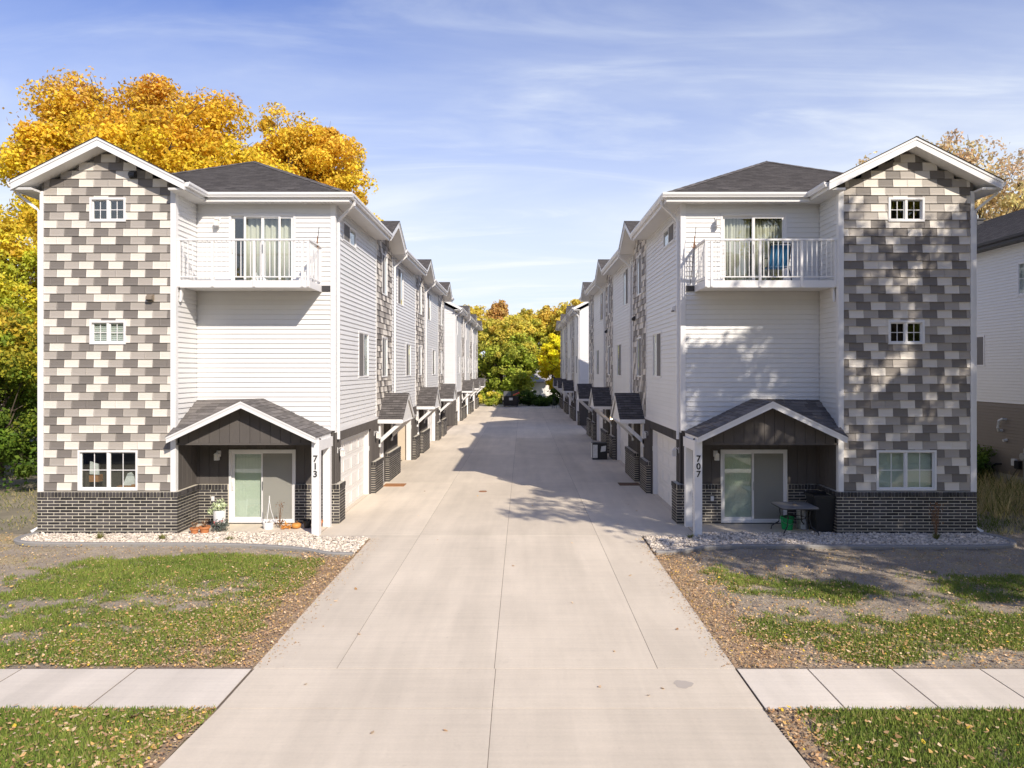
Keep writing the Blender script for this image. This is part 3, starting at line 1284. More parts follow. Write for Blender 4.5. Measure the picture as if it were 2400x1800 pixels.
def entry_canopy(b, yb):
    """little gabled roof on knee braces over a front door on the court"""
    yc = yb + 6.97
    half = 1.32
    zr, pt = 3.34, 0.66
    ze = zr - half * pt
    u1 = U_C - 0.92
    mb = MB()
    for sg in (-1, 1):
        prof = [(yc, zr), (yc + sg * half, ze), (yc + sg * half, ze - .06), (yc, zr - .09)]
        mb.prism(prof, lambda p, k: (U_C if k == 0 else u1 + .03, p[0], p[1]))
    o = b.mesh(mb, 'entry_canopy', M['soffit'])
    cb_ = MB()
    for sg in (-1, 1):
        hh = half + .02
        q = [(u1 - .01, yc + sg * hh, zr - hh * pt + .005), (U_C, yc + sg * hh, zr - hh * pt + .005), (U_C, yc, zr + .005), (u1 - .01, yc, zr + .005)]
        courses(cb_, q)
    b.mesh(cb_, 'shingle_courses', M['roof'], o, stuff=True)
    fb = MB()
    for sg in (-1, 1):
        prof = [(yc, zr + .004), (yc + sg * (half + .01), ze), (yc + sg * (half + .01), ze - .14), (yc, zr - .15)]
        fb.prism(prof, lambda p, k: (u1 + .028 if k == 0 else u1, p[0], p[1]))
        fb.box(u1 + .03, U_C - .0, yc + sg * (half - .005), yc + sg * (half + .02), ze - .15, ze - .005)
    b.mesh(fb, 'fascia', M['trim'], o)
    gb = MB()       # closed gable behind the rake, flat ceiling
    gb.prism([(yc - half + .03, ze - .12), (yc + half - .03, ze - .12), (yc, zr - .1)], lambda p, k: (u1 + .10 if k == 0 else u1 + .07, p[0], p[1]))
    gb.box(u1 + .03, U_C, yc - half + .02, yc + half - .02, ze - .14, ze - .121)
    b.mesh(gb, 'gable_panel', M['soffit'], o)
    for sg in (-1, 1):
        kb = MB()
        yy = yc + sg * (half - .17)
        kb.prism([(u1 + .05, ze - .15), (u1 + .22, ze - .15), (U_C - .001, ze - .77), (U_C - .001, ze - .95)], lambda p, k: (p[0], yy - .07 if k == 0 else yy + .07, p[1]))
        kb.box(U_C - .10, U_C - .001, yy - .07, yy + .07, ze - 1.0, ze - .151)
        b.mesh(kb, 'knee_brace', M['trim'], o)
    return o


def entry_door(b, yb):
    w = wmap('S', U_C + .16)
    mb = MB()
    wbox(mb, w, yb + 6.02, yb + 6.1, -.06, .10, 0.02, 2.2)
    wbox(mb, w, yb + 7.06, yb + 7.14, -.06, .10, 0.02, 2.2)
    wbox(mb, w, yb + 6.1, yb + 7.06, -.06, .10, 2.12, 2.2)
    o = b.mesh(mb, 'entry_door', M['trim'])
    lb = MB()
    wbox(lb, w, yb + 6.1, yb + 7.06, -.05, .02, .03, 2.12)
    for (z0, z1) in ((.2, .9), (1.05, 1.95)):
        for k in (0, 1):
            wbox(lb, w, yb + 6.2 + k * .42, yb + 6.52 + k * .42, .02, .032, z0, z1)
    b.mesh(lb, 'door_leaf', M['garage'], o)
    hb = MB()
    hb.tube([w(yb + 6.2, .02, 1.0), w(yb + 6.2, .07, 1.0)], .028, 8)
    b.mesh(hb, 'handle', M['steel'], o)
    sb = MB()
    wbox(sb, w, yb + 6.02, yb + 7.14, -.05, .16, 0.0, .03)
    b.mesh(sb, 'door_sill', M['steel'], o)
    return o


def garage_door(b, y0, y1, open_=False, single=True):
    const = U_C + .20
    w = wmap('S', const)
    z1 = 2.13
    fb = MB()
    wbox(fb, w, y0 - .09, y0, -.08, .14, 0, z1 + .09)
    wbox(fb, w, y1, y1 + .09, -.08, .14, 0, z1 + .09)
    wbox(fb, w, y0, y1, -.08, .12, z1, z1 + .09)
    o = b.mesh(fb, 'garage_door', M['trim'])
    if open_:
        mb = MB()
        d = 5.0
        wbox(mb, w, y0 - .1, y1 + .1, -d - .1, -d, 0, z1 + .4)
        wbox(mb, w, y0 - .2, y0 - .1, -d, -.08, 0, z1 + .4)
        wbox(mb, w, y1 + .1, y1 + .2, -d, -.08, 0, z1 + .4)
        wbox(mb, w, y0 - .1, y1 + .1, -d, -.08, z1 + .4, z1 + .5)
        b.mesh(mb, 'garage_interior', M['beige'], o)
        return o
    nr, nc = 4, 4
    rh = z1 / nr
    for r in range(nr):
        sb = MB()
        wbox(sb, w, y0, y1, -.05, 0.0, r * rh + .012 * (r == 0) + .003, (r + 1) * rh - .004)
        sec = b.mesh(sb, 'door_section', M['garage'], o)
        cw = (y1 - y0) / nc
        for c in range(nc):
            pb = MB()
            a0, a1 = y0 + c * cw + .08, y0 + (c + 1) * cw - .08
            za, zb = r * rh + .09, (r + 1) * rh - .09
            # raised frame with sunken field
            for q in ((a0, a1, zb - .03, zb), (a0, a1, za, za + .03), (a0, a0 + .03, za + .03, zb - .03), (a1 - .03, a1, za + .03, zb - .03)):
                wbox(pb, w, q[0], q[1], 0.0, .012, q[2], q[3])
            wbox(pb, w, a0 + .05, a1 - .05, 0.0, .010, za + .05, zb - .05)
            if single:
                b.mesh(pb, 'panel', M['garage'], o)
            else:
                b.mesh(pb, 'panel', M['garage'], o) if r % 4 == 99 else sec_join(sec, pb, b)
    return o


def sec_join(sec, pb, b):
    b.mesh(pb, 'panel', M['garage'], sec.parent)


def build_block(side, Y0, front, label):
    root = thing('townhouse_block', label, 'townhouses', (AX + side * 8.4, Y0 + (13 if not front else 13), 0))
    b = Block(side, Y0, root)
    YB = Y0 + Y_BACK
    yf = Y_T if front else Y0      # not used for the court side
    # ---------------- court wall, upper floors
    strips = [(Y0 + k * PERIOD + 5.4, Y0 + k * PERIOD + 8.35) for k in range(3)]
    wins = []
    for k in range(3):
        yb = Y0 + k * PERIOD
        if k == 0 and front:
            wins.append((yb + .85, yb + 2.4, 7.93, 8.49, 'slider'))
            wins.append((yb + 2.75, yb + 4.15, 3.97, 5.42, 'mid'))
        else:
            wins.append((yb + .6, yb + 1.95, 6.93, 8.47, 'up'))
            wins.append((yb + 2.65, yb + 3.95, 3.93, 5.40, 'mid'))
        wins.append((yb + 6.35, yb + 7.35, 6.99, 8.50, 'strip'))
        wins.append((yb + 6.35, yb + 7.35, 3.95, 5.43, 'strip'))
    holes = [w[:4] for w in wins]
    wall = b.backing('siding_wall', 'S', U_C, Y0, YB, Z_S, 8.82, holes, M['siding'], 0.12)
    edges = [Y0] + [e for st in strips for e in st] + [YB]
    for i in range(0, len(edges), 2):
        a0, a1 = edges[i] + (.10 if i == 0 else .03), edges[i + 1] - (.03 if i < len(edges) - 2 else .1)
        b.siding(wall, 'S', U_C, a0, a1, Z_S + .03, 8.80, holes, single=False)
    skirt = MB()
    skirt.box(U_C - .03, U_C + .02, Y0 + .02, YB, Z_S - .06, Z_S + .03)
    b.mesh(skirt, 'skirt_trim', M['trim'])
    # tiled strips under the little gables
    for (a0, a1) in strips:
        sw = b.backing('tile_wall', 'S', U_C - .012, a0, a1, Z_S, 8.86, holes, M['tile_back'], .012)
        yc = (a0 + a1) / 2
        gm = MB()
        gm.prism([(a0, 8.86), (a1, 8.86), (yc, 8.86 + (a1 - a0) / 2 * PITCH)], lambda p, k: (U_C - .012 if k == 0 else U_C, p[0], p[1]))
        b.mesh(gm, 'gable_panel', M['tile_back'], sw)
        far = MB()
        w = wmap('S', U_C - .012)
        z = Z_S + .02
        r = 0
        last = None
        while z < 9.55:
            ze = z + TILE_H
            x = a0 - (0.19 if r % 2 else 0)
            while x < a1:
                c0, c1 = max(x, a0 + .03), min(x + TILE_W, a1 - .03)
                x += TILE_W
                if z > 8.80:
                    lim = (8.86 + (a1 - a0) / 2 * PITCH - (z + .1)) / PITCH
                    c0, c1 = max(c0, yc - lim), min(c1, yc + lim)
                if c1 - c0 < .03:
                    continue
                k = R.choice([q for q in (0, 1, 2) if q != last] + [R.choice((0, 1, 2))])
                last = k
                for c in cells(c0, c1, z, ze, holes):
                    vs, fs = tile_geo(c[1] - c[0], c[3] - c[2])
                    am = (c[0] + c[1]) / 2
                    far.solid([w(am + v[0], -v[1] + .001, c[2] + v[2]) for v in vs], fs, k)
            z = ze
            r += 1
        b.mesh(far, 'tile_courses', [M['tile_L'], M['tile_M'], M['tile_D']], sw, stuff=True)
        tm = MB()
        for a in (a0, a1):
            tm.box(U_C - .034, U_C, a - .03, a + .03, Z_S, 8.84)
        b.mesh(tm, 'corner_trim', M['soffit'], sw)
    for (a0, a1, z0, z1, kd) in wins:
        blind = None
        if kd == 'mid' and R.random() < .5:
            blind = 'blind'
        b.window('S', U_C if kd != 'strip' else U_C - .012, a0, a1, z0, z1, None, blind, shade=(0, R.choice((1.0, .5))), fw=.042, proud=.036)
    # ---------------- roof over the court side
    yr0 = Y0 - .40
    yr1 = YB + .40
    uR = (EAVE_U[0] + EAVE_U[1]) / 2
    zr = Z_E + (uR - EAVE_U[0]) * PITCH
    mb = MB()
    if front:
        yh = yr0 + (uR - EAVE_U[0])
        uw = U_C - EAVE_U[0]
        planes = [[(U_C, yr0 + uw, Z_E + uw * PITCH), (U_C, yr1, Z_E + uw * PITCH), (uR, yr1, zr), (uR, yh, zr)],
                  [(EAVE_U[1], yr0, Z_E), (EAVE_U[1], yr1, Z_E), (uR, yr1, zr), (uR, yh, zr)],
                  [(EAVE_U[0], yr0, Z_E), (EAVE_U[1], yr0, Z_E), (uR, yh, zr)]]
    else:
        uw = U_C - EAVE_U[0]
        planes = [[(U_C, yr0, Z_E + uw * PITCH), (U_C, yr1, Z_E + uw * PITCH), (uR, yr1, zr), (uR, yr0, zr)],
                  [(EAVE_U[1], yr0, Z_E), (EAVE_U[1], yr1, Z_E), (uR, yr1, zr), (uR, yr0, zr)]]
    deck = MB()
    ya = yr0
    for i_, (sa, sb_) in enumerate(strips + [(yr1, None)]):
        yc_ = sa - .02 if sb_ is not None else yr1
        planes.append([(EAVE_U[0], ya, Z_E), (EAVE_U[0], yc_, Z_E), (U_C, yc_, Z_E + uw * PITCH), (U_C, ya + (uw if front and i_ == 0 else 0), Z_E + uw * PITCH)])
        ya = (sb_ or 0) + .02
    for pl in planes:
        courses(mb, pl)
        n = len(pl)
        deck.solid([(p[0], p[1], p[2] - .01) for p in pl] + [(p[0], p[1], p[2] - .05) for p in pl],
                   [tuple(range(n)), tuple(range(2 * n - 1, n - 1, -1))] + [(i, (i + 1) % n, n + (i + 1) % n, n + i) for i in range(n)])
    roof = b.mesh(deck, 'roof', M['soffit'])
    b.mesh(mb, 'shingle_courses', M['roof'], roof, stuff=True)
    # ridge and hip caps
    capb = MB()
    lines = [((uR, yr1, zr), (uR, yh if front else yr0, zr))]
    if front:
        lines += [((uR, yh, zr), (EAVE_U[0], yr0, Z_E)), ((uR, yh, zr), (EAVE_U[1], yr0, Z_E))]
    for p, q in lines:
        p, q = Vector(p), Vector(q)
        n = int((q - p).length / .2)
        for i in range(n):
            s0, s1 = p.lerp(q, i / n), p.lerp(q, (i + 1.15) / n)
            d = (q - p).normalized()
            sd = d.cross(Vector((0, 0, 1))).normalized() * .13
            dn = Vector((0, 0, -.13 * .40))
            h = Vector((0, 0, .03 + .004 * (i % 2)))
            capb.poly([s0 + h, s1 + h, s1 + sd + dn + h, s0 + sd + dn + h], 0, [(i * .31, .02), (i * .31 + .2, .02), (i * .31 + .2, .12), (i * .31, .12)])
            capb.poly([s0 + h, s1 + h, s1 - sd + dn + h, s0 - sd + dn + h], 0, [(i * .31, .02), (i * .31 + .2, .02), (i * .31 + .2, .12), (i * .31, .12)])
    b.mesh(capb, 'ridge_caps', M['roof'], roof, stuff=True)
    # eaves: soffit, fascia, gutters broken by the gables
    segs = []
    y = yr0
    for (a0, a1) in strips:
        segs.append((y, a0 - .05))
        y = a1 + .05
    segs.append((y, yr1))
    fb = MB()
    for (a, c) in segs:
        fb.box(EAVE_U[0] - .004, EAVE_U[0] + .022, a, c, 8.73, Z_E - .006)
    b.mesh(fb, 'fascia', M['trim'], roof)
    for i_, (a, c) in enumerate(segs):
        soffit_boards(b, EAVE_U[0] + .02, U_C, a + (.02 if i_ == 0 else .1), c - (.02 if i_ == len(segs) - 1 else .1), 8.755, 'y')
        gutter(b, (EAVE_U[0] - .005, a + .002, 8.835), (EAVE_U[0] - .005, c, 8.835), (-1, 0, 0))
    for (a0, a1) in strips:
        yc = (a0 + a1) / 2
        half = (a1 - a0) / 2 + .06
        rake_roof(b, 'gable_roof', yc, half, Z_E + half * PITCH, EAVE_U[0] - .06, EAVE_U[0] + half + .4, axis='x')
    # ---------------- court side, ground floor
    gw = MB()
    board_holes = []
    brick_segs = []
    for k in range(3):
        yb = Y0 + k * PERIOD
        board_holes.append((yb + .56, yb + 4.62, -.1, 2.23))
        board_holes.append((yb + 5.95, yb + 7.2, -.1, 2.28))
        brick_segs += [(yb + 4.66, yb + 5.98), (yb + 7.17, min(yb + PERIOD + .55, YB))]
    brick_segs.insert(0, (Y0, Y0 + .56))
    gwall = b.backing('ground_floor_wall', 'S', U_C, Y0, YB, 0.0, Z_S - .06, board_holes, M['board'], .30)
    b.boards(gwall, 'S', U_C, Y0, YB, 1.09, Z_S - .06, board_holes, single=False, bw=.20)
    for i, (a0, a1) in enumerate(brick_segs):
        bw = MB()
        bw.box(U_C - .145, U_C - .002, a0, a1, 0.0, 1.085)
        wl = b.mesh(bw, 'brick_wall', M['mortar'])
        b.bricks(wl, 'S', U_C - .145, a0 - .009, a1 + .009, 0.01, 1.085, single=False)
        # the ends that look to the street
        b.bricks(wl, 'F', a0, U_C - .154, U_C, 0.01, 1.085, single=False)
    cb2 = MB()
    cb2.box(U_C - .0, U_C + .3, Y0 + .02, YB, Z_S - .065, Z_S - .02)
    b.mesh(cb2, 'band_ceiling', M['board'])
    for k in range(3):
        yb = Y0 + k * PERIOD
        garage_door(b, yb + .68, yb + 4.52, open_=(front and side < 0 and k == 1), single=True)
        entry_door(b, yb)
        entry_canopy(b, yb)
        b.lamp('S', U_C - .012, yb + .30, 1.98)
        b.lamp('S', U_C - .012, yb + 5.1, 2.02, lit=(front and side > 0 and k == 1))
        b.box_fitting('doorbell_box', 'F', yb + 4.62, U_C + .09, 1.55, .08, .16, .02)
        if k > 0 or not front:
            yd = yb - .32 if k > 0 else yb + .05
            b.downspout([(EAVE_U[0] - .05, yd - .05, 8.84), (EAVE_U[0] - .05, yd - .05, 8.72), (U_C - .16, yd, 8.40), (U_C - .075, yd, 8.30), (U_C - .075, yd, 2.75), (U_C - .20, yd, 2.62)])
            tp = MB()
            tp.box(U_C - .03, U_C, yd + .06, yd + .22, Z_S, 8.75)
            b.mesh(tp, 'corner_trim', M['trim'])
    # ---------------- end walls and the far side
    eb = MB()
    eb.box(U_C + .001, U_OUT, YB - .1, YB, 0, 8.8)
    eb.box(U_OUT - .1, U_OUT, (Y_T + .1 if front else Y0 + .1), YB - .1, 0, 8.8)
    eb.prism([(U_C, 8.8), (U_OUT, 8.8), (uR, 8.8 + (uR - U_C) * PITCH)], lambda p, k: (p[0], YB - .1 if k == 0 else YB, p[1]))
    b.mesh(eb, 'plain_wall', M['siding'])
    soffit_boards(b, U_OUT, EAVE_U[1] - .02, (Y_T - .38 if front else yr0 + .02), YB + .38, 8.755, 'y')
    fb = MB()
    fb.box(EAVE_U[1] - .02, EAVE_U[1] + .006, (Y_T - .36 if front else yr0), yr1, 8.73, Z_E - .006)
    b.mesh(fb, 'fascia', M['trim'], roof)
    gutter(b, (EAVE_U[1] + .006, (Y_T - .36 if front else yr0), 8.835), (EAVE_U[1] + .006, yr1, 8.835), (1, 0, 0))
    if not front:
        # street-facing gable end of the rear row
        wl = b.backing('siding_wall', 'F', Y0, U_C, U_OUT, Z_S, 8.8, [], M['siding'], .1)
        b.siding(wl, 'F', Y0, U_C + .1, U_OUT - .1, Z_S + .03, 8.8, [], single=False)
        g = MB()
        g.prism([(U_C, 8.8), (U_OUT, 8.8), (uR, 8.8 + (uR - U_C) * PITCH)], lambda p, k: (p[0], Y0 if k == 0 else Y0 + .1, p[1]))
        b.mesh(g, 'gable_panel', M['siding'], wl)
        g2 = b.backing('ground_floor_wall', 'F', Y0 - .002, U_C, U_OUT, 0, Z_S, [], M['board'], .1)
        b.boards(g2, 'F', Y0 - .002, U_C, U_OUT, 0.02, Z_S - .06, [], single=False, bw=.25)
        b.trim_post('corner_trim', U_C - .02, U_C + .1, Y0 - .02, Y0 - .001, Z_S, 8.76)
        b.trim_post('corner_trim', U_C - .022, U_C - .001, Y0 - .02, Y0 + .1, Z_S, 8.76)
        rk = MB()
        half = uR - EAVE_U[0]
        for sg in (-1, 1):
            rk.prism([(uR, zr + .01), (uR + sg * half, Z_E + .006), (uR + sg * half, Z_E - .2), (uR, zr - .2)], lambda p, k: (p[0], yr0 - .02 if k == 0 else yr0 + .004, p[1]))
            rk.prism([(uR, zr - .06), (uR + sg * half, Z_E - .06), (uR + sg * half, Z_E - .1), (uR, zr - .1)], lambda p, k: (p[0], yr0 + .005 if k == 0 else Y0, p[1]))
        b.mesh(rk, 'fascia', M['trim'], roof)
        return b
    # ================= street front =================
    s = side
    # ---------------- tower
    ut = (U_IN + U_OUT) / 2
    thol = [(ut - .465, ut + .465, 8.02, 8.64), (ut - .465, ut + .465, 4.87, 5.48), (ut - .77, ut + .77, 1.115, 2.15)]
    tw = b.backing('tower_wall', 'F', Y_T, U_IN, U_OUT, 1.0, 9.12, thol, M['tile_back'], .12)
    gp = MB()
    zt0 = 8.85
    gp.prism([(U_IN, 8.86), (U_OUT, 8.86), (U_P, 9.82)], lambda p, k: (p[0], Y_T - .001 if k == 0 else Y_T + .11, p[1]))
    b.mesh(gp, 'gable_panel', M['tile_back'], tw)
    rows = ROWS_LEFT if s < 0 else ROWS_RIGHT
    gab = ['LMLMDLDMD', 'MLDLMDLDLM', 'DMLDLDMLD', 'LMDLDMLMDL'] if s < 0 else ['MDLDMLDMD', 'DLMDLDLMLD', 'LMDMLDMLD', 'DLMLMDLMDL']
    allrows = [(9.12 + TILE_H * (i + 1), g, (i % 2 == 0)) for i, g in enumerate(gab)]       # first gable row is of the full-start kind
    allrows = allrows[::-1] + [(9.12 - TILE_H * i, r, i % 2 == 1) for i, r in enumerate(rows)]
    X0 = -12.315 if s < 0 else 8.215
    far = MB()
    for (ztop, row, full) in allrows:
        z0, z1 = ztop - TILE_H, ztop
        if z0 < 1.10:
            z0 = 1.10
        bounds = [X0] + [X0 + (.352 if full else .165) + i * TILE_W for i in range(len(row))]
        for i, kk in enumerate(row):
            xa, xb = bounds[i], bounds[i + 1]
            ua, ub = (xa - AX) * s, (xb - AX) * s
            if ua > ub: ua, ub = ub, ua
            ua, ub = max(ua, U_IN + .105), min(ub, U_OUT - .075)
            if z1 > 8.9:
                lim = (9.80 - (z0 + .09)) / PITCH
                ua, ub = max(ua, U_P - lim), min(ub, U_P + lim)
            if ub - ua < .03:
                continue
            for c in cells(ua, ub, z0, z1, thol):
                if b.n_tile < 300:
                    piece('shingle_tile', TM[kk], tw, wloc(s, 'F', Y_T, (c[0] + c[1]) / 2, 0.001, c[2]), 0, ((c[1] - c[0]) / TILE_W, 1, (c[3] - c[2]) / TILE_H))
                    b.n_tile += 1
                else:
                    vs, fs = tile_geo(c[1] - c[0], c[3] - c[2])
                    am = (c[0] + c[1]) / 2
                    far.solid([(am + v[0], Y_T + v[1] - .001, c[2] + v[2]) for v in vs], fs, 'LMD'.index(kk))
    b.mesh(far, 'tile_courses', [M['tile_L'], M['tile_M'], M['tile_D']], tw, stuff=True)
    b.window('F', Y_T, *thol[0], grid=(2, 2), glass='glass')
    b.window('F', Y_T, *thol[1], grid=(2, 2), blind='blind' if s < 0 else None, shade=(0, 1.0))
    wlow = b.window('F', Y_T, *thol[2], grid=(2, 2), glass='glass' if s < 0 else 'greenglass', fw=.05)
    if s < 0:
        # things stand inside on the sill behind the glass
        wi = wmap('F', Y_T)
        ib = MB()
        u = lambda x: (x - AX) * s
        wbox(ib, wi, u(-10.15), u(-10.0), -.3, -.16, 1.17, 1.24, 1)
        wbox(ib, wi, u(-10.52), u(-9.97), -.34, -.14, 1.165, 1.20, 1)
        ib.prism([(u(-10.40), 1.21), (u(-10.02), 1.21), (u(-10.1), 1.42), (u(-10.19), 1.55), (u(-10.27), 1.52)], lambda p, k: (p[0], Y_T + .20 + .05 * k, p[1]))
        ib.prism([(u(-11.27), 1.5), (u(-11.03), 1.48), (u(-11.05), 1.76), (u(-11.26), 1.83)], lambda p, k: (p[0], Y_T + .22 + .04 * k, p[1]))
        wbox(ib, wi, u(-11.27), u(-11.03), -.4, -.2, 1.3, 1.47, 1)
        b.mesh(ib, 'window_ornament', [M['print'], M['coir']], wlow)
    else:
        ib = MB()
        wbox(ib, wmap('F', Y_T), ut - .72, ut + .72, -.16, -.145, 1.16, 2.1)
        b.mesh(ib, 'blind', M['greenblind'], wlow)
    if s < 0:
        b.vent('F', Y_T - .02, (-10.0 - AX) * s, 9.22, 'darktrim')
        b.vent('F', Y_T - .02, (-9.55 - AX) * s, 6.06)
    if s > 0:
        b.vent('S', U_C - .03, Y_R + 7.9, 6.2, 'darktrim')
        b.vent('S', U_C - .03, Y_R + PERIOD + 7.9, 6.2, 'darktrim')
        b.vent('S', U_C - .02, Y_R + .75, 5.95, 'trim')
    # corner boards
    ct = MB()
    ct.box(U_IN + .001, U_IN + .10, Y_T - .036, Y_T, 1.09, 8.86)
    ct.box(U_IN - .036, U_IN, Y_T - .036, Y_T + .10, 1.09, 8.80)
    b.mesh(ct, 'corner_trim', M['trim'])
    ct = MB()
    ct.box(U_OUT - .07, U_OUT + .024, Y_T - .036, Y_T, 1.09, 8.80)
    ct.box(U_OUT + .001, U_OUT + .024, Y_T, Y_T + .1, 1.09, 8.80)
    b.mesh(ct, 'corner_trim', M['trim'])
    # outer downspout
    b.downspout([(EAVE_U[1] + .05, Y_T - .1, 8.84), (EAVE_U[1] + .05, Y_T - .1, 8.72), (U_OUT + .16, Y_T + .02, 8.38), (U_OUT + .07, Y_T + .03, 8.28), (U_OUT + .07, Y_T + .03, .18), (U_OUT + .2, Y_T - .1, .07)])
    # brick base of the tower
    tb = MB()
    tb.box(U_IN - .09, U_OUT + .05, Y_T - .075, Y_T - .001, 0, 1.085)
    tb.box(U_IN - .09, U_IN, Y_T, Y_R - .076, 0, 1.085)
    bwall = b.mesh(tb, 'brick_wall', M['mortar'])
    b.bricks(bwall, 'F', Y_T - .075, U_IN - .099, U_OUT + .05, .01, 1.085)
    b.bricks(bwall, 'S', U_IN - .09, Y_T - .084, Y_R - .08, .01, 1.085)
    # ---------------- recessed front wall
    du = (5.82, 7.645)
    rhol = [(du[0], du[1], 0.0, 2.03), (du[0], du[1], 6.52, 8.50)]
    rw = b.backing('siding_wall', 'F', Y_R, U_C, U_IN, Z_S, 8.8, rhol, M['siding'], .12)
    b.siding(rw, 'F', Y_R, U_C + .10, U_IN - .03, Z_S, 6.36, rhol)
    b.siding(rw, 'F', Y_R, U_C + .10, U_IN - .03, 6.52, 8.76, rhol)
    ws = b.backing('siding_wall', 'S', U_IN, Y_T, Y_R, Z_S, 8.8, [], M['siding'], .12)
    b.siding(ws, 'S', U_IN, Y_T + .10, Y_R - .03, Z_S, 8.76, [])
    rg = b.backing('ground_floor_wall', 'F', Y_R, U_C, U_IN, 0, Z_S, rhol, M['board'], .12)
    b.boards(rg, 'F', Y_R, U_C + .02, U_IN, 1.09, Z_S - .02, rhol)
    sg_ = b.backing('ground_floor_wall', 'S', U_IN, Y_T, Y_R, 0, Z_S, [], M['board'], .12)
    b.boards(sg_, 'S', U_IN, Y_T + .10, Y_R - .01, 1.09, Z_S - .02, [])
    rb = MB()
    rb.box(U_C - .145, du[0] - .005, Y_R - .075, Y_R - .001, 0, 1.085)
    rb.box(du[1] + .005, U_IN - .095, Y_R - .075, Y_R - .001, 0, 1.085)
    rbw = b.mesh(rb, 'brick_wall', M['mortar'])
    b.bricks(rbw, 'F', Y_R - .075, U_C - .155, du[0] - .005, .01, 1.085)
    b.bricks(rbw, 'F', Y_R - .075, du[1] + .005, U_IN - .10, .01, 1.085)
    b.slider(du[0], du[1], 0.03, 2.03, Y_R, 'low')
    b.slider(du[0], du[1], 6.53, 8.50, Y_R, 'high')
    cc = MB()
    cc.box(U_C, U_C + .10, Y_R - .036, Y_R, Z_S, 8.76)
    cc.box(U_C - .036, U_C, Y_R - .036, Y_R + .10, Z_S, 8.76)
    b.mesh(cc, 'corner_trim', M['trim'])
    b.downspout([(EAVE_U[0] - .05, Y_R - .05, 8.84), (EAVE_U[0] - .05, Y_R - .05, 8.72), (U_C - .16, Y_R + .14, 8.42), (U_C - .075, Y_R + .16, 8.30), (U_C - .075, Y_R + .16, 2.42), (U_C - .075, Y_R + .16, 2.3)])
    ul = lambda x: (x - AX) * s
    b.lamp('F', Y_R - .018, ul(-8.32) if s < 0 else ul(5.32), 8.30)
    b.lamp('F', Y_R - .013, ul(-8.32) if s < 0 else ul(5.28), 1.92)
    b.box_fitting('wall_outlet', 'F', Y_R - .085, ul(-8.45) if s < 0 else ul(5.17), .70, .085, .13, .03)
    # soffit over the recess and along the front
    soffit_boards(b, EAVE_U[0] + .02, U_IN - .38, yr0 + .02, Y_R, 8.757, 'u')
    fb = MB()
    fb.box(EAVE_U[0], 8.14, yr0 - .004, yr0 + .022, 8.73, Z_E - .006)
    b.mesh(fb, 'fascia', M['trim'], roof)
    gutter(b, (EAVE_U[0] - .12, yr0 - .005, 8.835), (8.14, yr0 - .005, 8.835), (0, -1, 0))
    gutter(b, (U_P - 2.17 - .005, Y_T - .36, 8.835), (U_P - 2.17 - .005, yr0 - .005, 8.835), (-1, 0, 0))
    # tower roof
    rake_roof(b, 'gable_roof', U_P, 2.17, Z_E + 2.17 * PITCH, Y_T - .42, 21.2)
    soffit_boards(b, U_P - 2.15, U_IN, Y_T - .36, Y_R, 8.753, 'y')
    # ---------------- balcony
    ub0, ub1 = 5.10, U_IN - .03
    yb0 = 18.17
    bb = MB()
    bb.box(ub0 + .03, ub1, yb0 + .03, Y_R - .02, 6.40, 6.52)
    bal = b.mesh(bb, 'balcony', M['trim'])
    fb = MB()
    fb.box(ub0, ub1, yb0, yb0 + .03, 6.34, 6.525)
    fb.box(ub0, ub0 + .03, yb0 + .03, Y_R - .018, 6.34, 6.525)
    b.mesh(fb, 'fascia', M['trim'], bal)
    u = ub0 + .03
    sb = MB()
    while u < ub1 - .01:
        ue = min(u + .30, ub1)
        sb.box(u + .003, ue - .003, yb0 + .03, Y_R - .02, 6.365, 6.398)
        u = ue
    b.mesh(sb, 'balcony_soffit', M['soffit'], bal)
    lg = MB()
    lg.box(U_C + .105, ub0 - .005, Y_R - .045, Y_R - .018, 6.37, 6.51)
    b.mesh(lg, 'ledger_block', M['darktrim'], bal)
    kb = MB()
    kb.prism([(yb0 + .08, 6.36), (yb0 + .24, 6.36), (yb0 + .12, 6.05), (yb0 + .06, 5.98)], lambda p, k: (U_IN - .05 if k == 0 else U_IN - .10, p[0], p[1]))
    b.mesh(kb, 'bracket', M['trim'], bal)
    rt, rbm = 7.55, 6.60
    posts = [ub0 + .035, ub0 + .34, 6.56, 7.82, ub1 - .04] if True else []
    posts = [ub0 + .035, ub0 + .18, 6.53, 7.60, ub1 - .04]
    for u in posts:
        b.trim_post('railing_post', u - .03, u + .03, yb0 - .022, yb0 + .038, 6.36, rt - .002, parent=bal)
    b.trim_post('railing_post', ub0 + .005, ub0 + .06, Y_R - .075, Y_R - .02, 6.53, rt - .002, parent=bal)
    rl = MB()
    rl.box(ub0 - .01, ub1, yb0 - .03, yb0 + .04, rt, rt + .045)
    rl.box(ub0 + .065, ub1 - .07, yb0 - .012, yb0 + .028, rbm, rbm + .03)
    b.mesh(rl, 'railing_rail', M['trim'], bal)
    rl = MB()
    rl.box(ub0 - .01, ub0 + .06, yb0 + .041, Y_R - .02, rt, rt + .045)
    rl.box(ub0 + .012, ub0 + .052, yb0 + .04, Y_R - .075, rbm, rbm + .03)
    b.mesh(rl, 'railing_rail', M['trim'], bal)
    bal_me = bpy.data.meshes.new('baluster')
    t = .0095
    h = rt - rbm - .03
    bal_me.from_pydata([(-t, -t, 0), (t, -t, 0), (t, t, 0), (-t, t, 0), (-t, -t, h), (t, -t, h), (t, t, h), (-t, t, h)], [],
                       [(0, 3, 2, 1), (4, 5, 6, 7), (0, 1, 5, 4), (1, 2, 6, 5), (2, 3, 7, 6), (3, 0, 4, 7)])
    bal_me.materials.append(M['trim'])
    u = ub0 + .28
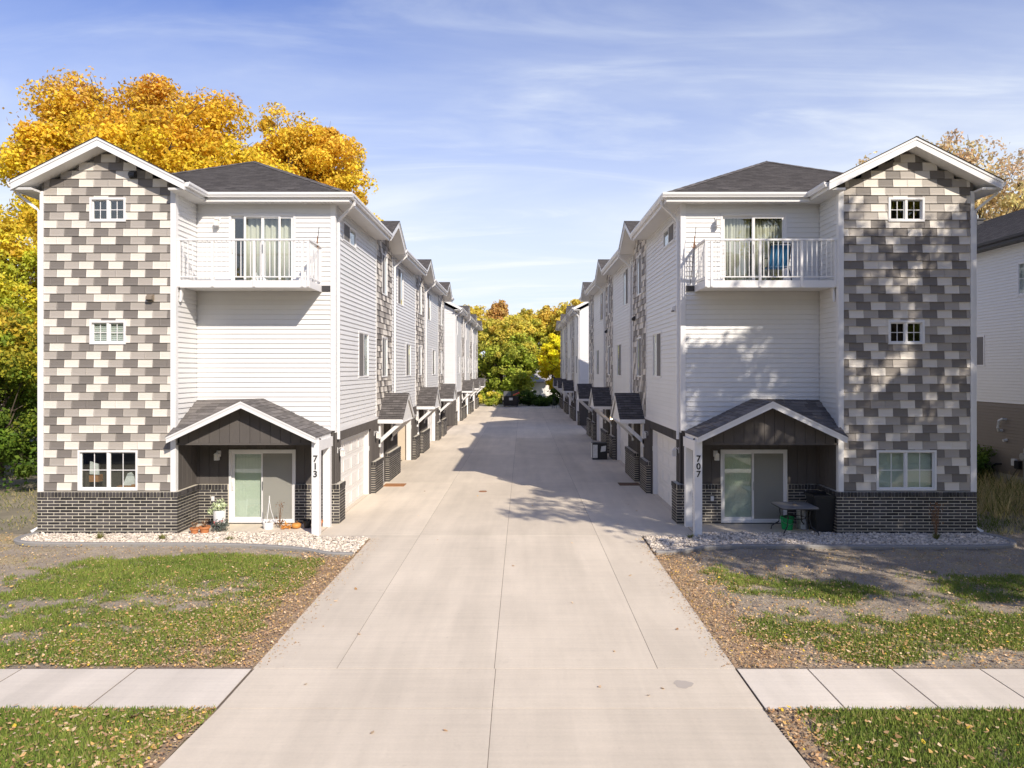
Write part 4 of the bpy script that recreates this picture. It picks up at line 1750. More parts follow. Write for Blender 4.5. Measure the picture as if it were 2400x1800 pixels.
    while u < ub1 - .08:
        if min(abs(u - p) for p in posts) > .05:
            piece('baluster', bal_me, bal, (AX + s * u, yb0 + .008, rbm + .03))
        u += .1245
    y = yb0 + .14
    while y < Y_R - .12:
        piece('baluster', bal_me, bal, (AX + s * (ub0 + .032), y, rbm + .03))
        y += .12
    # wire mesh tied behind part of the railing
    wm = MB()
    m0, m1 = (7.60, ub1 - .05) if s < 0 else (ub0 + .2, 5.72)
    n = int((m1 - m0) / .105)
    yy = yb0 + .045
    for i in range(n + 1):
        u = m0 + (m1 - m0) * i / n
        wm.box(u - .003, u + .003, yy, yy + .006, 6.55, 7.54)
    for i in range(10):
        z = 6.58 + i * .105
        wm.box(m0, m1, yy + .006, yy + .011, z - .003, z + .003)
    if s > 0:
        uu = ub0 + .065
        for i in range(11):
            y = yb0 + .1 + i * .094
            wm.box(uu, uu + .006, y - .003, y + .003, 6.55, 7.54)
        for i in range(10):
            z = 6.58 + i * .105
            wm.box(uu + .006, uu + .011, yb0 + .08, Y_R - .06, z - .003, z + .003)
    b.mesh(wm, 'wire_mesh', M['steel'] if s > 0 else M['print'], bal)
    # ---------------- porch
    pc = 6.69
    half = 1.87
    zp, zt = 3.42, 2.52
    y0p = 17.70
    ub = pc - half
    pslope = (zp - zt) / half
    A = (U_IN - .002, Y_R - .02, 3.38)
    B = (pc, Y_R - .02, 3.42)
    C_ = (pc, y0p, zp)
    D = (pc + half, y0p, zt)
    E = (pc - half, y0p, zt)
    F_ = (pc - half + .10, Y_R - .02, zt + .05)
    pm = MB()
    for tri in ([A, B, D], [B, C_, D], [E, C_, B], [E, B, F_]):
        pm.solid([(p[0], p[1], p[2] - .02) for p in tri] + [(p[0], p[1], p[2] - .05) for p in tri], [(0, 1, 2), (5, 4, 3), (0, 1, 4, 3), (1, 2, 5, 4), (2, 0, 3, 5)])
    porch = b.mesh(pm, 'porch', M['soffit'])
    E2 = (E[0] - .02, E[1] - .02, E[2] - .01)
    C2 = (C_[0], C_[1] - .02, C_[2])
    D2 = (D[0] + .02, D[1] - .02, D[2] - .01)
    tabs(b, porch, [E2, (E2[0], Y_R - .02, E2[2]), (B[0], B[1], C2[2]), C2])
    tabs(b, porch, [D2, (pc, y0p - .02, zp), B], width=.33, edir=(0, 1, 0))
    tabs(b, porch, [D2, B, A], width=.33, edir=(Vector(A) - Vector(B)))
    fb = MB()
    for sg in (-1, 1):
        prof = [(pc, zp + .004), (pc + sg * (half + .01), zt), (pc + sg * (half + .01), zt - .155), (pc, zp - .17)]
        fb.prism(prof, lambda p, k: (p[0], y0p if k == 0 else y0p + .03, p[1]))
        prof = [(pc, zp + .006), (pc + sg * (half + .01), zt + .002), (pc + sg * (half + .01), zt - .05), (pc, zp - .05)]
        fb.prism(prof, lambda p, k: (p[0], y0p - .016 if k == 0 else y0p - .001, p[1]))
    fb.box(ub + .01, ub + .05, y0p + .03, Y_R - .1, zt - .15, zt + .005)
    b.mesh(fb, 'fascia', M['trim'], porch)
    # boarded gable
    zb = 2.33
    x = U_C + .02
    while x < U_IN - .12:
        xe = min(x + .262, U_IN - .11)
        def zt_at(uu):
            return zp - .06 - abs(uu - pc) * pslope
        pts = [(x + .005, zb)]
        pts.append((xe - .005, zb))
        if zt_at(xe) > zb + .01: pts.append((xe - .005, zt_at(xe)))
        if x < pc < xe: pts.append((pc, zt_at(pc)))
        if zt_at(x) > zb + .01: pts.append((x + .005, zt_at(x)))
        if len(pts) >= 3:
            gb = MB()
            gb.prism(pts, lambda p, k: (p[0], 18.10 if k == 0 else 18.12, p[1]))
            b.mesh(gb, 'board', M['board'], porch)
        x = xe
    gb = MB()
    gb.prism([(U_C + .12, zb - .002), (U_IN - .11, zb - .002), (pc, zp - .05)], lambda p, k: (p[0], 18.121 if k == 0 else 18.22, p[1]))
    gb.box(U_C + .2, U_IN - .03, 18.10, Y_R - .03, zb - .05, zb - .003)
    b.mesh(gb, 'gable_panel', M['board'], porch)
    sbm = MB()
    sbm.box(U_C + .02, U_C + .19, 17.98, Y_R - .085, 2.14, 2.40)
    b.mesh(sbm, 'side_beam', M['trim'], porch)
    for k, (ya, yb_) in enumerate(((17.86, 18.05), (18.86, 19.03))):
        post = b.trim_post('porch_post', U_C + .005, U_C + .195, ya, yb_, 0.0, 2.42 if k == 0 else 2.139, parent=porch)
    # house number, one below the other on the front post
    txt = '713' if s < 0 else '707'
    uc = U_C + .10
    for i, ch in enumerate(txt):
        cv = bpy.data.curves.new('digit', 'FONT')
        cv.body = ch
        cv.size = .225
        cv.align_x = 'CENTER'
        cv.extrude = .006
        cv.offset = 0.004
        cv.materials.append(M['digit'])
        tmp = bpy.data.objects.new('digit_curve', cv)
        me = bpy.data.meshes.new_from_object(tmp)
        bpy.data.objects.remove(tmp)
        bpy.data.curves.remove(cv)
        me.transform(Matrix.Rotation(math.pi / 2, 4, 'X'))
        me.materials.clear()
        me.materials.append(M['digit'])
        dg = bpy.data.objects.new('digit', me)
        place(dg, (AX + s * uc, 17.853, 1.885 - i * .195), porch)
    return b


def screen_mat():
    m = bpy.data.materials.new('insect_screen_mesh')
    m.use_nodes = True
    nt = m.node_tree
    b = nt.nodes['Principled BSDF']
    b.inputs['Base Color'].default_value = (0.36, 0.35, 0.31, 1)
    b.inputs['Roughness'].default_value = .8
    tr = nt.nodes.new('ShaderNodeBsdfTransparent')
    mx = nt.nodes.new('ShaderNodeMixShader')
    mx.inputs[0].default_value = .60
    nt.links.new(tr.outputs[0], mx.inputs[1])
    nt.links.new(b.outputs[0], mx.inputs[2])
    nt.links.new(mx.outputs[0], nt.nodes['Material Output'].inputs[0])
    return m


M['screenmesh'] = screen_mat()

LEFT = build_block(-1, Y_R, True, 'white townhouse row with sunlit beige and grey tiled tower, numbered 713')
RIGHT = build_block(1, Y_R, True, 'white townhouse row with dappled tree shade on its tower, numbered 707')
build_block(-1, Y_R + 34.3, False, 'far white townhouse row behind house 713, beside the yellow-green maple')
build_block(1, Y_R + 34.3, False, 'far white townhouse row behind house 707, beside the bright yellow tree')


# ------------------------------------------------------------------ ground, drive, walks
gm = MB()
sm_ = MB()
sm_.box(-400, 400, -6.5, 4.4, -.13, -.02)
so_ = sm_.build('street', mat('asphalt', (.055, .053, .052), .9, var=.2, nscale=20, var2=.2))
tag(so_, 'asphalt street in front of the houses', kind='structure')
gm.poly([(-3000, -400, -0.05), (3000, -400, -0.05), (3000, 5000, -0.05), (-3000, 5000, -0.05)])
far_ground = mat('far_grass_and_soil', (0.25, 0.215, 0.145), 0.95, var=0.3, nscale=1.6, var2=0.3, n2=0.3, bump=.03, bscale=12)
g0 = gm.build('ground', far_ground)
tag(g0, 'bare soil and thin grass around the houses', kind='structure')

DX0, DX1 = -3.80, 3.0
drive = bpy.data.objects.new('driveway', None)
place(drive, (AX, 30, 0))
tag(drive, 'broad pale concrete driveway between the two rows', kind='structure')


def slab(parent, x0, x1, y0, y1, z=0.0, m='concrete', poly=None, t=0.09):
    mb = MB()
    P = poly or [(x0, y0), (x1, y0), (x1, y1), (x0, y1)]
    j = 0.004 if m == 'concrete' else .007
    cx = sum(p[0] for p in P) / len(P)
    cy = sum(p[1] for p in P) / len(P)
    Q = [(p[0] - j * (1 if p[0] > cx else -1), p[1] - j * (1 if p[1] > cy else -1)) for p in P]
    e = .0008
    Q2 = [(p[0] - e * (1 if p[0] > cx else -1), p[1] - e * (1 if p[1] > cy else -1)) for p in Q]
    n = len(Q)
    vs = [(p[0], p[1], z - t) for p in Q] + [(p[0], p[1], z - e * .8) for p in Q] + [(p[0], p[1], z) for p in Q2]
    fs = [(i, (i + 1) % n, n + (i + 1) % n, n + i) for i in range(n)] + [(n + i, n + (i + 1) % n, 2 * n + (i + 1) % n, 2 * n + i) for i in range(n)] + [tuple(range(2 * n, 3 * n))]
    mb.solid(vs, fs)
    return mb.build('slab', M[m], parent)


bed = MB()
bed.box(-3.79, 2.99, 5.0, 17.95, -.04, -.004)
bed.box(-5.6, 4.9, 17.951, 85.2, -.04, -.004)
bed.box(-14, -3.81, 8.7, 9.95, -.04, -.002)
bed.box(3.01, 14, 8.7, 9.95, -.04, -.002)
bed.build('joint_bed', M['joint'], drive)
xs = [DX0, -2.62, -.40, 1.90, DX1]
# apron flares a little towards the street
slab(drive, 0, 0, 0, 0, poly=[(-3.98, 5.0), (-.36, 5.0), (-.38, 8.75), (-3.78, 8.75)])
slab(drive, 0, 0, 0, 0, poly=[(-.36, 5.0), (3.16, 5.0), (2.98, 8.75), (-.38, 8.75)])
slab(drive, -3.78, -.38, 8.75, 9.92)
slab(drive, -.38, 2.99, 8.75, 9.92)
ys = [9.92, 17.9]
for i in range(4):
    slab(drive, xs[i], xs[i + 1], 9.92, 17.95)
wide = [-5.22, -2.62, -.40, 1.90, 4.42]
yy = [17.95, 26.4, 35.0, 43.6, 52.4, 61.2, 70.0, 78.0, 85.0]
for k in range(len(yy) - 1):
    for i in range(4):
        slab(drive, wide[i], wide[i + 1], yy[k], yy[k + 1])
for s in (-1, 1):
    for k in range(6):
        yb = Y_R + (k % 3) * PERIOD + (34.3 if k > 2 else 0)
        mb = MB()
        u0, u1 = U_C + .06, U_C + .45
        mb.box(u0, u1, yb + .66, yb + 4.54, -.09, 0.012)
        mb.build('garage_sill', M['concrete'], drive, side=s)
for s in (-1, 1):
    xw = -12.0 if s < 0 else 11.8
    xa = DX0 if s < 0 else DX1
    pass

walk_l = bpy.data.objects.new('sidewalk', None)
place(walk_l, (-9, 9.3, 0))
tag(walk_l, 'pale concrete sidewalk left of the driveway', kind='structure')
walk_r = bpy.data.objects.new('sidewalk', None)
place(walk_r, (9, 9.3, 0))
tag(walk_r, 'pale concrete sidewalk right of the driveway', kind='structure')
x = DX0 - .0
i = 0
while x > -13:
    w_ = 1.62
    slab(walk_l, x - w_, x - .008, 8.74, 9.90, .004, 'walkconcrete')
    x -= w_
x = DX1
for w_ in (1.0, 1.18, 1.24, 1.22, 1.22, 1.22, 1.22, 1.22, 1.22):
    slab(walk_r, x + .008, x + w_, 8.72, 9.90, .004, 'walkconcrete')
    x += w_
# patios under the porches
for s in (-1, 1):
    pt = bpy.data.objects.new('patio', None)
    place(pt, (AX + s * 6.6, 18.7, 0))
    tag(pt, 'small concrete patio under porch ' + ('713' if s < 0 else '707'), kind='structure')
    for (u0, u1, y0, y1) in ((4.83, 6.6, 17.98, 19.22), (6.6, 8.45, 18.12, 19.22)):
        if s < 0:
            slab(pt, AX - u1, AX - u0, y0, y1, .012)
        else:
            slab(pt, AX + u0, AX + u1, y0, y1, .012)
    xa, xb = (-5.22, -3.9) if s < 0 else (3.1, 4.42)
    pts = [(-5.22, 17.62), (-3.72, 17.62), (-3.72, 17.95), (-5.22, 17.95)] if s < 0 else [(3.0, 17.75), (4.42, 17.75), (4.42, 17.95), (3.0, 17.95)]
    slab(pt, 0, 0, 0, 0, .002, poly=pts)

# ------------------------------------------------------------------ gravel beds with edging
BEDS = {
    -1: ([(-3.84, 17.6), (-3.84, 15.95), (-4.4, 16.0), (-5.2, 16.42), (-6.2, 16.68), (-7.4, 16.82), (-9.0, 16.86), (-10.6, 16.88), (-11.8, 16.95), (-12.35, 17.2), (-12.5, 17.6), (-12.4, 17.98)],
         [(-8.95, 18.02), (-8.9, 18.12), (-5.3, 18.12), (-5.22, 17.6)]),
    1: ([(3.04, 17.72), (3.04, 16.1), (3.6, 16.2), (4.3, 16.55), (5.3, 16.68), (6.8, 16.66), (8.5, 16.62), (10.2, 16.62), (11.4, 16.7), (11.85, 17.0), (11.9, 17.5), (11.7, 17.98)],
        [(8.15, 18.02), (8.1, 18.12), (4.5, 18.12), (4.42, 17.74)]),
}


def in_poly(x, y, P):
    x = np.asarray(x)
    y = np.asarray(y)
    c = np.zeros(x.shape, bool)
    n = len(P)
    for i in range(n):
        x1, y1 = P[i]
        x2, y2 = P[(i + 1) % n]
        if y1 == y2:
            continue
        t = ((y1 > y) != (y2 > y)) & (x < (x2 - x1) * (y - y1) / (y2 - y1) + x1)
        c ^= t
    return c


BEDPOLY = {}
for s in (-1, 1):
    outer, inner = BEDS[s]
    P = outer + inner
    BEDPOLY[s] = P
    mb = MB()
    mb.poly([(p[0], p[1], .006) for p in P])
    b_ = mb.build('gravel_bed', M['gravelbed'])
    tag(b_, 'bed under the gravel in front of house ' + ('713' if s < 0 else '707'), kind='structure')
    # stones
    x0, x1 = min(p[0] for p in P), max(p[0] for p in P)
    n = 14000
    px = G.uniform(x0, x1, n)
    py = G.uniform(15.9, 18.2, n)
    ok = in_poly(px, py, P) & ~((py > 18.02) & (px * s > 0) & (np.abs(px - AX) > 8.3))
    px, py = px[ok], py[ok]
    n = len(px)
    # one stone: a squashed octahedron-like lump of 10 vertices
    t = (1 + 5 ** .5) / 2
    base = np.array([(-1, t, 0), (1, t, 0), (-1, -t, 0), (1, -t, 0), (0, -1, t), (0, 1, t), (0, -1, -t), (0, 1, -t), (t, 0, -1), (t, 0, 1), (-t, 0, -1), (-t, 0, 1)]) / 1.9
    ico = np.array([(0, 11, 5), (0, 5, 1), (0, 1, 7), (0, 7, 10), (0, 10, 11), (1, 5, 9), (5, 11, 4), (11, 10, 2), (10, 7, 6), (7, 1, 8), (3, 9, 4), (3, 4, 2), (3, 2, 6), (3, 6, 8), (3, 8, 9), (4, 9, 5), (2, 4, 11), (6, 2, 10), (8, 6, 7), (9, 8, 1)])
    V = base[None] * (1 + G.uniform(-.22, .22, (n, 12, 1)))
    ang = G.uniform(0, 6.28, n)
    r = G.uniform(.016, .036, n) * (1 + .5 * (G.random(n) > .9))
    sx, sy, sz = r * G.uniform(.9, 1.5, n), r * G.uniform(.7, 1.1, n), r * G.uniform(.45, .85, n)
    X = V[..., 0] * sx[:, None]
    Y = V[..., 1] * sy[:, None]
    Z = V[..., 2] * sz[:, None]
    ca, sa = np.cos(ang)[:, None], np.sin(ang)[:, None]
    z0 = .012 + G.uniform(0, .03, n)
    W = np.stack([X * ca - Y * sa + px[:, None], X * sa + Y * ca + py[:, None], Z + z0[:, None]], -1).reshape(-1, 3)
    T = (ico[None] + (np.arange(n) * 12)[:, None, None]).reshape(-1, 3)
    gv = fast_mesh('gravel', W, 3, M['gravel'], tris=T)
    tag(gv, 'pale crushed stone along the foot of house ' + ('713' if s < 0 else '707'), kind='stuff')
    # edging strip along the lawn side
    eb = MB()
    path = outer[1:]
    sm = []
    for i in range(len(path) - 1):
        p0 = path[max(i - 1, 0)]; p1 = path[i]; p2 = path[i + 1]; p3 = path[min(i + 2, len(path) - 1)]
        for k in range(6):
            t_ = k / 6
            sm.append(tuple(.5 * ((2 * p1[j]) + (-p0[j] + p2[j]) * t_ + (2 * p0[j] - 5 * p1[j] + 4 * p2[j] - p3[j]) * t_ ** 2 + (-p0[j] + 3 * p1[j] - 3 * p2[j] + p3[j]) * t_ ** 3) for j in (0, 1)))
    sm.append(path[-1])
    prof = [(-.07, -.02), (-.07, .055), (-.045, .075), (.045, .075), (.07, .055), (.07, -.02)]
    rings = []
    for i, p in enumerate(sm):
        a = Vector(sm[max(i - 1, 0)]); c = Vector(sm[min(i + 1, len(sm) - 1)])
        d = (c - a).normalized()
        nrm = Vector((-d.y, d.x))
        rings.append([(p[0] + nrm.x * q[0], p[1] + nrm.y * q[0], q[1]) for q in prof])
    for i in range(len(rings) - 1):
        for k in range(5):
            eb.poly([rings[i][k], rings[i][k + 1], rings[i + 1][k + 1], rings[i + 1][k]])
    for rg in (rings[0], rings[-1]):
        eb.poly(rg)
    eo = eb.build('edging_kerb', M['edging'])
    tag(eo, 'grey curb edging between lawn and gravel at house ' + ('713' if s < 0 else '707'), kind='structure')

# ------------------------------------------------------------------ lawns: soil sheet, grass blades, fallen leaves


def sstep(a, b, x):
    t = np.clip((x - a) / (b - a), 0, 1)
    return t * t * (3 - 2 * t)


def blob(x, y, cx, cy, rx, ry):
    return np.exp(-(((x - cx) / rx) ** 2 + ((y - cy) / ry) ** 2))


def masks(x, y, part):
    """grass cover 0..1, leaf litter 0..1, straw 0..1"""
    n1 = vnoise(x * .55 + 3, y * .8 + 9, 5, 5)
    n2 = vnoise(x * 1.9, y * 2.6, 8, 4)
    n3 = vnoise(x * 5.5, y * 6.5, 21, 3)
    mixn = (n1 * .5 + n2 * .32 + n3 * .18 - .5) * 2.0 + .5
    if part == 'LL':
        g = .70 - .85 * sstep(14.9, 17.0, y) - .5 * sstep(-9.5, -13, x) * sstep(12.0, 14.5, y)
        g -= .42 * blob(x, y, -6.0, 13.3, 1.7, .85) + .25 * blob(x, y, -6.9, 12.4, 1.0, .4) + .18 * blob(x, y, -8.6, 11.3, .8, .35)
        g += .42 * blob(x, y, -6.6, 15.3, 2.2, .8)
        g -= .55 * sstep(.7, .1, DX0 - x) + .35 * sstep(.25, .05, y - 9.9) + .3 * blob(x, y, -4.6, 10.6, .9, .7)
        grass = sstep(.40, .62, mixn + (g - .5) * .9)
        leaf = sstep(1.7, .1, DX0 - x) * 1.0 + .35 * blob(x, y, -5.5, 10.5, 2.0, 1.2) + .28 * sstep(-9, -5, x) * sstep(17, 11, y) + .10
        straw = .9 * sstep(-9.8, -12.5, x) * sstep(13.0, 15.5, y) * sstep(.42, .56, n2)
        grass = grass * (1 - .75 * sstep(.52, .62, n2) * sstep(-9, -7, x) * sstep(-4.2, -4.9, x) * sstep(12.2, 12.8, y) * sstep(14.6, 13.8, y))
    elif part == 'LB':
        g = .80 - .6 * sstep(.5, .05, -3.85 - x)
        grass = sstep(.36, .56, mixn + (g - .5) * .9)
        leaf = .36 + .5 * sstep(1.2, .05, -3.85 - x)
        straw = 0 * x
    elif part == 'RL':
        g = .38 - .62 * sstep(13.8, 16.0, y) + .25 * blob(x, y, 6.2, 11.3, 2.4, 1.0) + .22 * blob(x, y, 5.6, 13.2, 2.4, .35) + .25 * blob(x, y, 9.3, 11.0, 1.0, .7) + .12 * blob(x, y, 8.3, 12.2, 1.4, .5)
        g -= .5 * sstep(.8, .1, x - DX1) + .3 * sstep(.3, .05, y - 9.9) + .3 * blob(x, y, 4.9, 12.9, .7, .3) + .25 * blob(x, y, 7.6, 10.4, .8, .4)
        grass = sstep(.36, .68, mixn + (g - .40) * .9)
        leaf = sstep(1.3, .1, x - DX1) * .9 + .22 * sstep(13.5, 10.5, y) + .13 + .35 * blob(x, y, 4.0, 10.4, 1.1, .6)
        straw = .35 * sstep(.55, .68, n2) * sstep(11.0, 14.0, y)
    else:
        g = .84 - .6 * sstep(.5, .05, x - 3.05)
        grass = sstep(.36, .56, mixn + (g - .5) * .9)
        leaf = .20 + .7 * sstep(1.0, .05, x - 3.05)
        straw = 0 * x
    return grass, np.clip(leaf, 0, 1), straw, n1, n2, n3


LAWNS = {
    'LL': ((-14.0, -3.80), (9.90, 18.1), 'patchy front lawn of house 713 with grey bare soil'),
    'LB': ((-9.0, -3.80), (5.2, 8.74), 'leaf-strewn grass verge left of the driveway'),
    'RL': ((3.0, 15.0), (9.90, 18.1), 'worn front lawn of house 707 under tree shade'),
    'RB': ((3.0, 10.0), (5.2, 8.72), 'green grass verge right of the driveway'),
}


def edge_ok(x, y, part):
    ok = np.ones(x.shape, bool)
    if part == 'LL':
        ok &= ~in_poly(x, y, [(-3.7, 18.2)] + BEDPOLY[-1][1:12] + [(-12.4, 18.2)])
        ok &= ~((y > 17.95) & (x > -12.5))
    elif part == 'RL':
        ok &= ~in_poly(x, y, [(2.9, 18.2)] + BEDPOLY[1][1:12] + [(11.7, 18.2)])
        ok &= ~((y > 17.95) & (x < 11.7))
    elif part == 'LB':
        ok &= x < -3.80 - (8.75 - y) * .055
    else:
        ok &= x > 3.0 + (8.75 - y) * .05
    return ok


def blades(x, y, hgt, colr, lean=.5, wid=.008):
    n = len(x)
    a = G.uniform(0, 6.283, n)
    b = G.uniform(0, 6.283, n)
    l = hgt * G.uniform(.1, lean, n) * 1.6
    w = wid * G.uniform(.7, 1.4, n)
    V = np.zeros((n, 3, 3))
    V[:, 0, 0] = x - np.cos(a) * w
    V[:, 0, 1] = y - np.sin(a) * w
    V[:, 1, 0] = x + np.cos(a) * w
    V[:, 1, 1] = y + np.sin(a) * w
    V[:, 2, 0] = x + np.cos(b) * l
    V[:, 2, 1] = y + np.sin(b) * l
    V[:, 0, 2] = V[:, 1, 2] = -.004
    V[:, 2, 2] = hgt
    C = np.repeat(colr[:, None, :], 3, 1)
    return V.reshape(-1, 3), C.reshape(-1, 3)


def flat_leaves(x, y, z, size, colr):
    n = len(x)
    a = G.uniform(0, 6.283, n)
    tilt = G.normal(0, .28, n)
    roll = G.normal(0, .28, n)
    ux = np.stack([np.cos(a), np.sin(a), np.sin(tilt)], -1)
    uy = np.stack([-np.sin(a), np.cos(a), np.sin(roll)], -1)
    V = np.zeros((n, 6, 3))
    c = np.stack([x, y, z], -1)
    curl = size * G.uniform(.05, .35, n)
    for k, (p, q, h) in enumerate(((-.5, 0, .6), (-.12, -.36, 0), (.3, -.26, .1), (.58, 0, .8), (.3, .26, .1), (-.12, .36, 0))):
        V[:, k] = c + ux * (p * size)[:, None] + uy * (q * size)[:, None]
        V[:, k, 2] += h * curl
    C = np.repeat(colr[:, None, :], 6, 1)
    return V.reshape(-1, 3), C.reshape(-1, 3)


LEAFCOL = np.array([(.62, .37, .16), (.70, .46, .23), (.52, .30, .13), (.74, .55, .34), (.40, .23, .12), (.72, .46, .16), (.66, .48, .31), (.58, .36, .19)])


def leaf_cols(n, yellow=.12):
    c = LEAFCOL[G.integers(0, len(LEAFCOL), n)] * G.uniform(.75, 1.2, (n, 1))
    m = G.random(n) < yellow
    c[m] = np.array((.85, .58, .06)) * G.uniform(.85, 1.1, (m.sum(), 1))
    return c


for part, ((x0, x1), (y0, y1), lab) in LAWNS.items():
    # coloured soil sheet
    st = .055
    nx, ny = int((x1 - x0) / st) + 1, int((y1 - y0) / st) + 1
    gx, gy = np.meshgrid(np.linspace(x0, x1, nx), np.linspace(y0, y1, ny))
    fx, fy = gx.ravel(), gy.ravel()
    gr, lf, sw, n1, n2, n3 = masks(fx, fy, part)
    soil = np.array((.37, .308, .238)) * (.75 + .5 * n2 + .25 * (n3 - .5))[:, None]
    under = np.array((.15, .155, .05)) * (.7 + .6 * n3)[:, None]
    strw = np.array((.44, .35, .19)) * (.75 + .5 * n3)[:, None]
    mulch = np.array((.40, .26, .15)) * (.7 + .6 * n3)[:, None]
    c = soil * (1 - gr[:, None]) + under * gr[:, None]
    sw_ = np.clip(sw, 0, 1)[:, None]
    c = c * (1 - sw_ * .8) + strw * sw_ * .8
    m_ = np.clip(lf * 1.1 - .45, 0, .85)[:, None]
    c = c * (1 - m_) + mulch * m_
    z = (n2 - .5) * .05 + (n3 - .5) * .03 - .02
    d = np.minimum.reduce([np.abs(fx - x0) + 9 * (part[0] == 'L'), np.abs(fx - x1) + 9 * (part[0] == 'R'), np.abs(fy - y0), np.abs(fy - y1)])
    z = np.where(d < .3, z * d / .3 - .012 * (1 - d / .3), z)
    V = np.stack([fx, fy, z], -1)
    ii = (np.arange(ny - 1)[:, None] * nx + np.arange(nx - 1)[None]).ravel()
    T = np.concatenate([np.stack([ii, ii + 1, ii + nx + 1], -1), np.stack([ii, ii + nx + 1, ii + nx], -1)])
    okc = edge_ok(V[T].mean(1)[:, 0], V[T].mean(1)[:, 1], part) | (part in ('LL', 'RL'))
    lw = fast_mesh('lawn', V, 3, M['lawn'], attr=c, tris=T[okc])
    tag(lw, lab, kind='structure')
    # grass
    area = (x1 - x0) * (y1 - y0)
    n = int(area * (3000 if part in ('LB', 'RB') else 2300))
    px, py = G.uniform(x0, x1, n), G.uniform(y0, y1, n)
    gr, lf, sw, n1, n2, n3 = masks(px, py, part)
    ok = (G.random(n) < gr * (1 - .55 * np.clip(lf - .5, 0, 1))) & edge_ok(px, py, part)
    px, py, gr, n1, n2, n3 = px[ok], py[ok], gr[ok], n1[ok], n2[ok], n3[ok]
    n = len(px)
    h = (.03 + .035 * n2 + .002 * (part in ('LB', 'RB'))) * G.uniform(.6, 1.35, n)
    tcol = np.clip(G.normal(n2 * 1.1 - .05, .24, n), 0, 1)[:, None]
    colr = np.array((.125, .20, .03)) * (1 - tcol) + np.array((.30, .35, .07)) * tcol
    dry = G.random(n) < .10
    colr[dry] = np.array((.36, .30, .12))
    V, C = blades(px, py, h, colr)
    # dead straw blades
    n = int(area * 900)
    px, py = G.uniform(x0, x1, n), G.uniform(y0, y1, n)
    gr, lf, sw, n1, n2, n3 = masks(px, py, part)
    ok = (G.random(n) < np.clip(sw * .9 + .22 * (1 - gr), 0, 1)) & edge_ok(px, py, part)
    px, py = px[ok], py[ok]
    n = len(px)
    V2, C2 = blades(px, py, G.uniform(.012, .04, n), np.array((.47, .38, .20)) * G.uniform(.6, 1.15, (n, 1)), lean=1.1, wid=.006)
    go = fast_mesh('grass', np.concatenate([V, V2]), 3, M['blade'], attr=np.concatenate([C, C2]))
    tag(go, 'grass of the ' + lab.replace('patchy ', '').replace('leaf-strewn ', '').replace('worn ', ''), kind='stuff')
    # leaves
    n = int(area * 800)
    px, py = G.uniform(x0, x1, n), G.uniform(y0, y1, n)
    gr, lf, sw, n1, n2, n3 = masks(px, py, part)
    keep = np.clip(lf ** 1.3 * (.35 + 1.1 * n2), 0, 1) * (1.5 if part in ('LL', 'RL') else 1.0)
    ok = (G.random(n) < keep) & edge_ok(px, py, part)
    px, py, lf = px[ok], py[ok], lf[ok]
    n = len(px)
    size = G.uniform(.016, .048, n) * np.where(lf > .6, .8, 1.0) * (1 + .5 * (G.random(n) > .88))
    if part in ('LB', 'RB'):
        size *= 1.3
    V, C = flat_leaves(px, py, G.uniform(.008, .045, n), size, leaf_cols(n, .035))
    lo = fast_mesh('fallen_leaves', V, 6, M['litter'], attr=C)
    tag(lo, 'brown and yellow fallen leaves on the ' + lab.split(' with ')[0].split(' under ')[0], kind='stuff')

# a few leaves blown onto the concrete
pts = [(-1.74, 8.15), (1.37, 10.5), (1.02, 9.33), (1.85, 9.28), (1.62, 9.08), (-2.6, 11.2), (-3.2, 13.5), (-.2, 15.1), (.9, 12.7), (2.2, 14.4), (-2.9, 9.4),
       (1.2, 17.1), (2.6, 19.2), (3.4, 21.0), (3.3, 22.0), (-3.0, 20.3), (-3.4, 24.4), (-.9, 8.2), (-2.1, 17.4), (2.5, 11.4), (-3.5, 11.9), (-3.4, 12.8), (2.75, 13.0), (2.6, 15.4), (.3, 21.8), (-1.5, 23.5)]
px = np.array([p[0] for p in pts]); py = np.array([p[1] for p in pts])
V, C = flat_leaves(px, py, np.full(len(px), .012), G.uniform(.045, .075, len(px)), leaf_cols(len(px), .1))
lo = fast_mesh('fallen_leaves', V, 6, M['litter'], attr=C)
tag(lo, 'scattered brown leaves lying on the concrete drive', kind='stuff')
# small crumbs and dirt along the drive edges
n = 900
side = G.random(n) < .5
px = np.where(side, DX0 + np.abs(G.normal(0, .16, n)), DX1 - np.abs(G.normal(0, .14, n)))
py = G.uniform(9.95, 17.6, n)
V, C = flat_leaves(px, py, np.full(n, .006), G.uniform(.012, .032, n), leaf_cols(n, .05) * .9)
lo = fast_mesh('leaf_crumbs', V, 6, M['litter'], attr=C)
tag(lo, 'leaf crumbs along both edges of the driveway', kind='stuff')

# stain and drain lid on the drive
mb = MB()
mb.lathe([(.145, 0), (.14, .012), (.0, .013)], (-1.38, 24.4, .0), 22)
for i in range(-3, 4):
    mb.box(-1.38 - .10, -1.38 + .10, 24.4 + i * .032 - .006, 24.4 + i * .032 + .006, .012, .017)
o = mb.build('drain_lid', M['rust'])
tag(o, 'round rusty drain lid in the middle of the driveway', 'drain lid')
st_m, nt, bs = new_mat('damp_oil_stain')
bs.inputs['Base Color'].default_value = (.46, .40, .335, 1)
bs.inputs['Roughness'].default_value = .8
mb = MB()
P = []
for k in range(28):
    a = 2 * math.pi * k / 28
    rr = .125 * (1 + .12 * math.sin(3 * a + 1) + .06 * math.sin(7 * a))
    P.append((2.15 + rr * 1.0 * math.cos(a), 9.42 + rr * .95 * math.sin(a), .0022))
mb.poly(P)
so = mb.build('stain', st_m, drive)


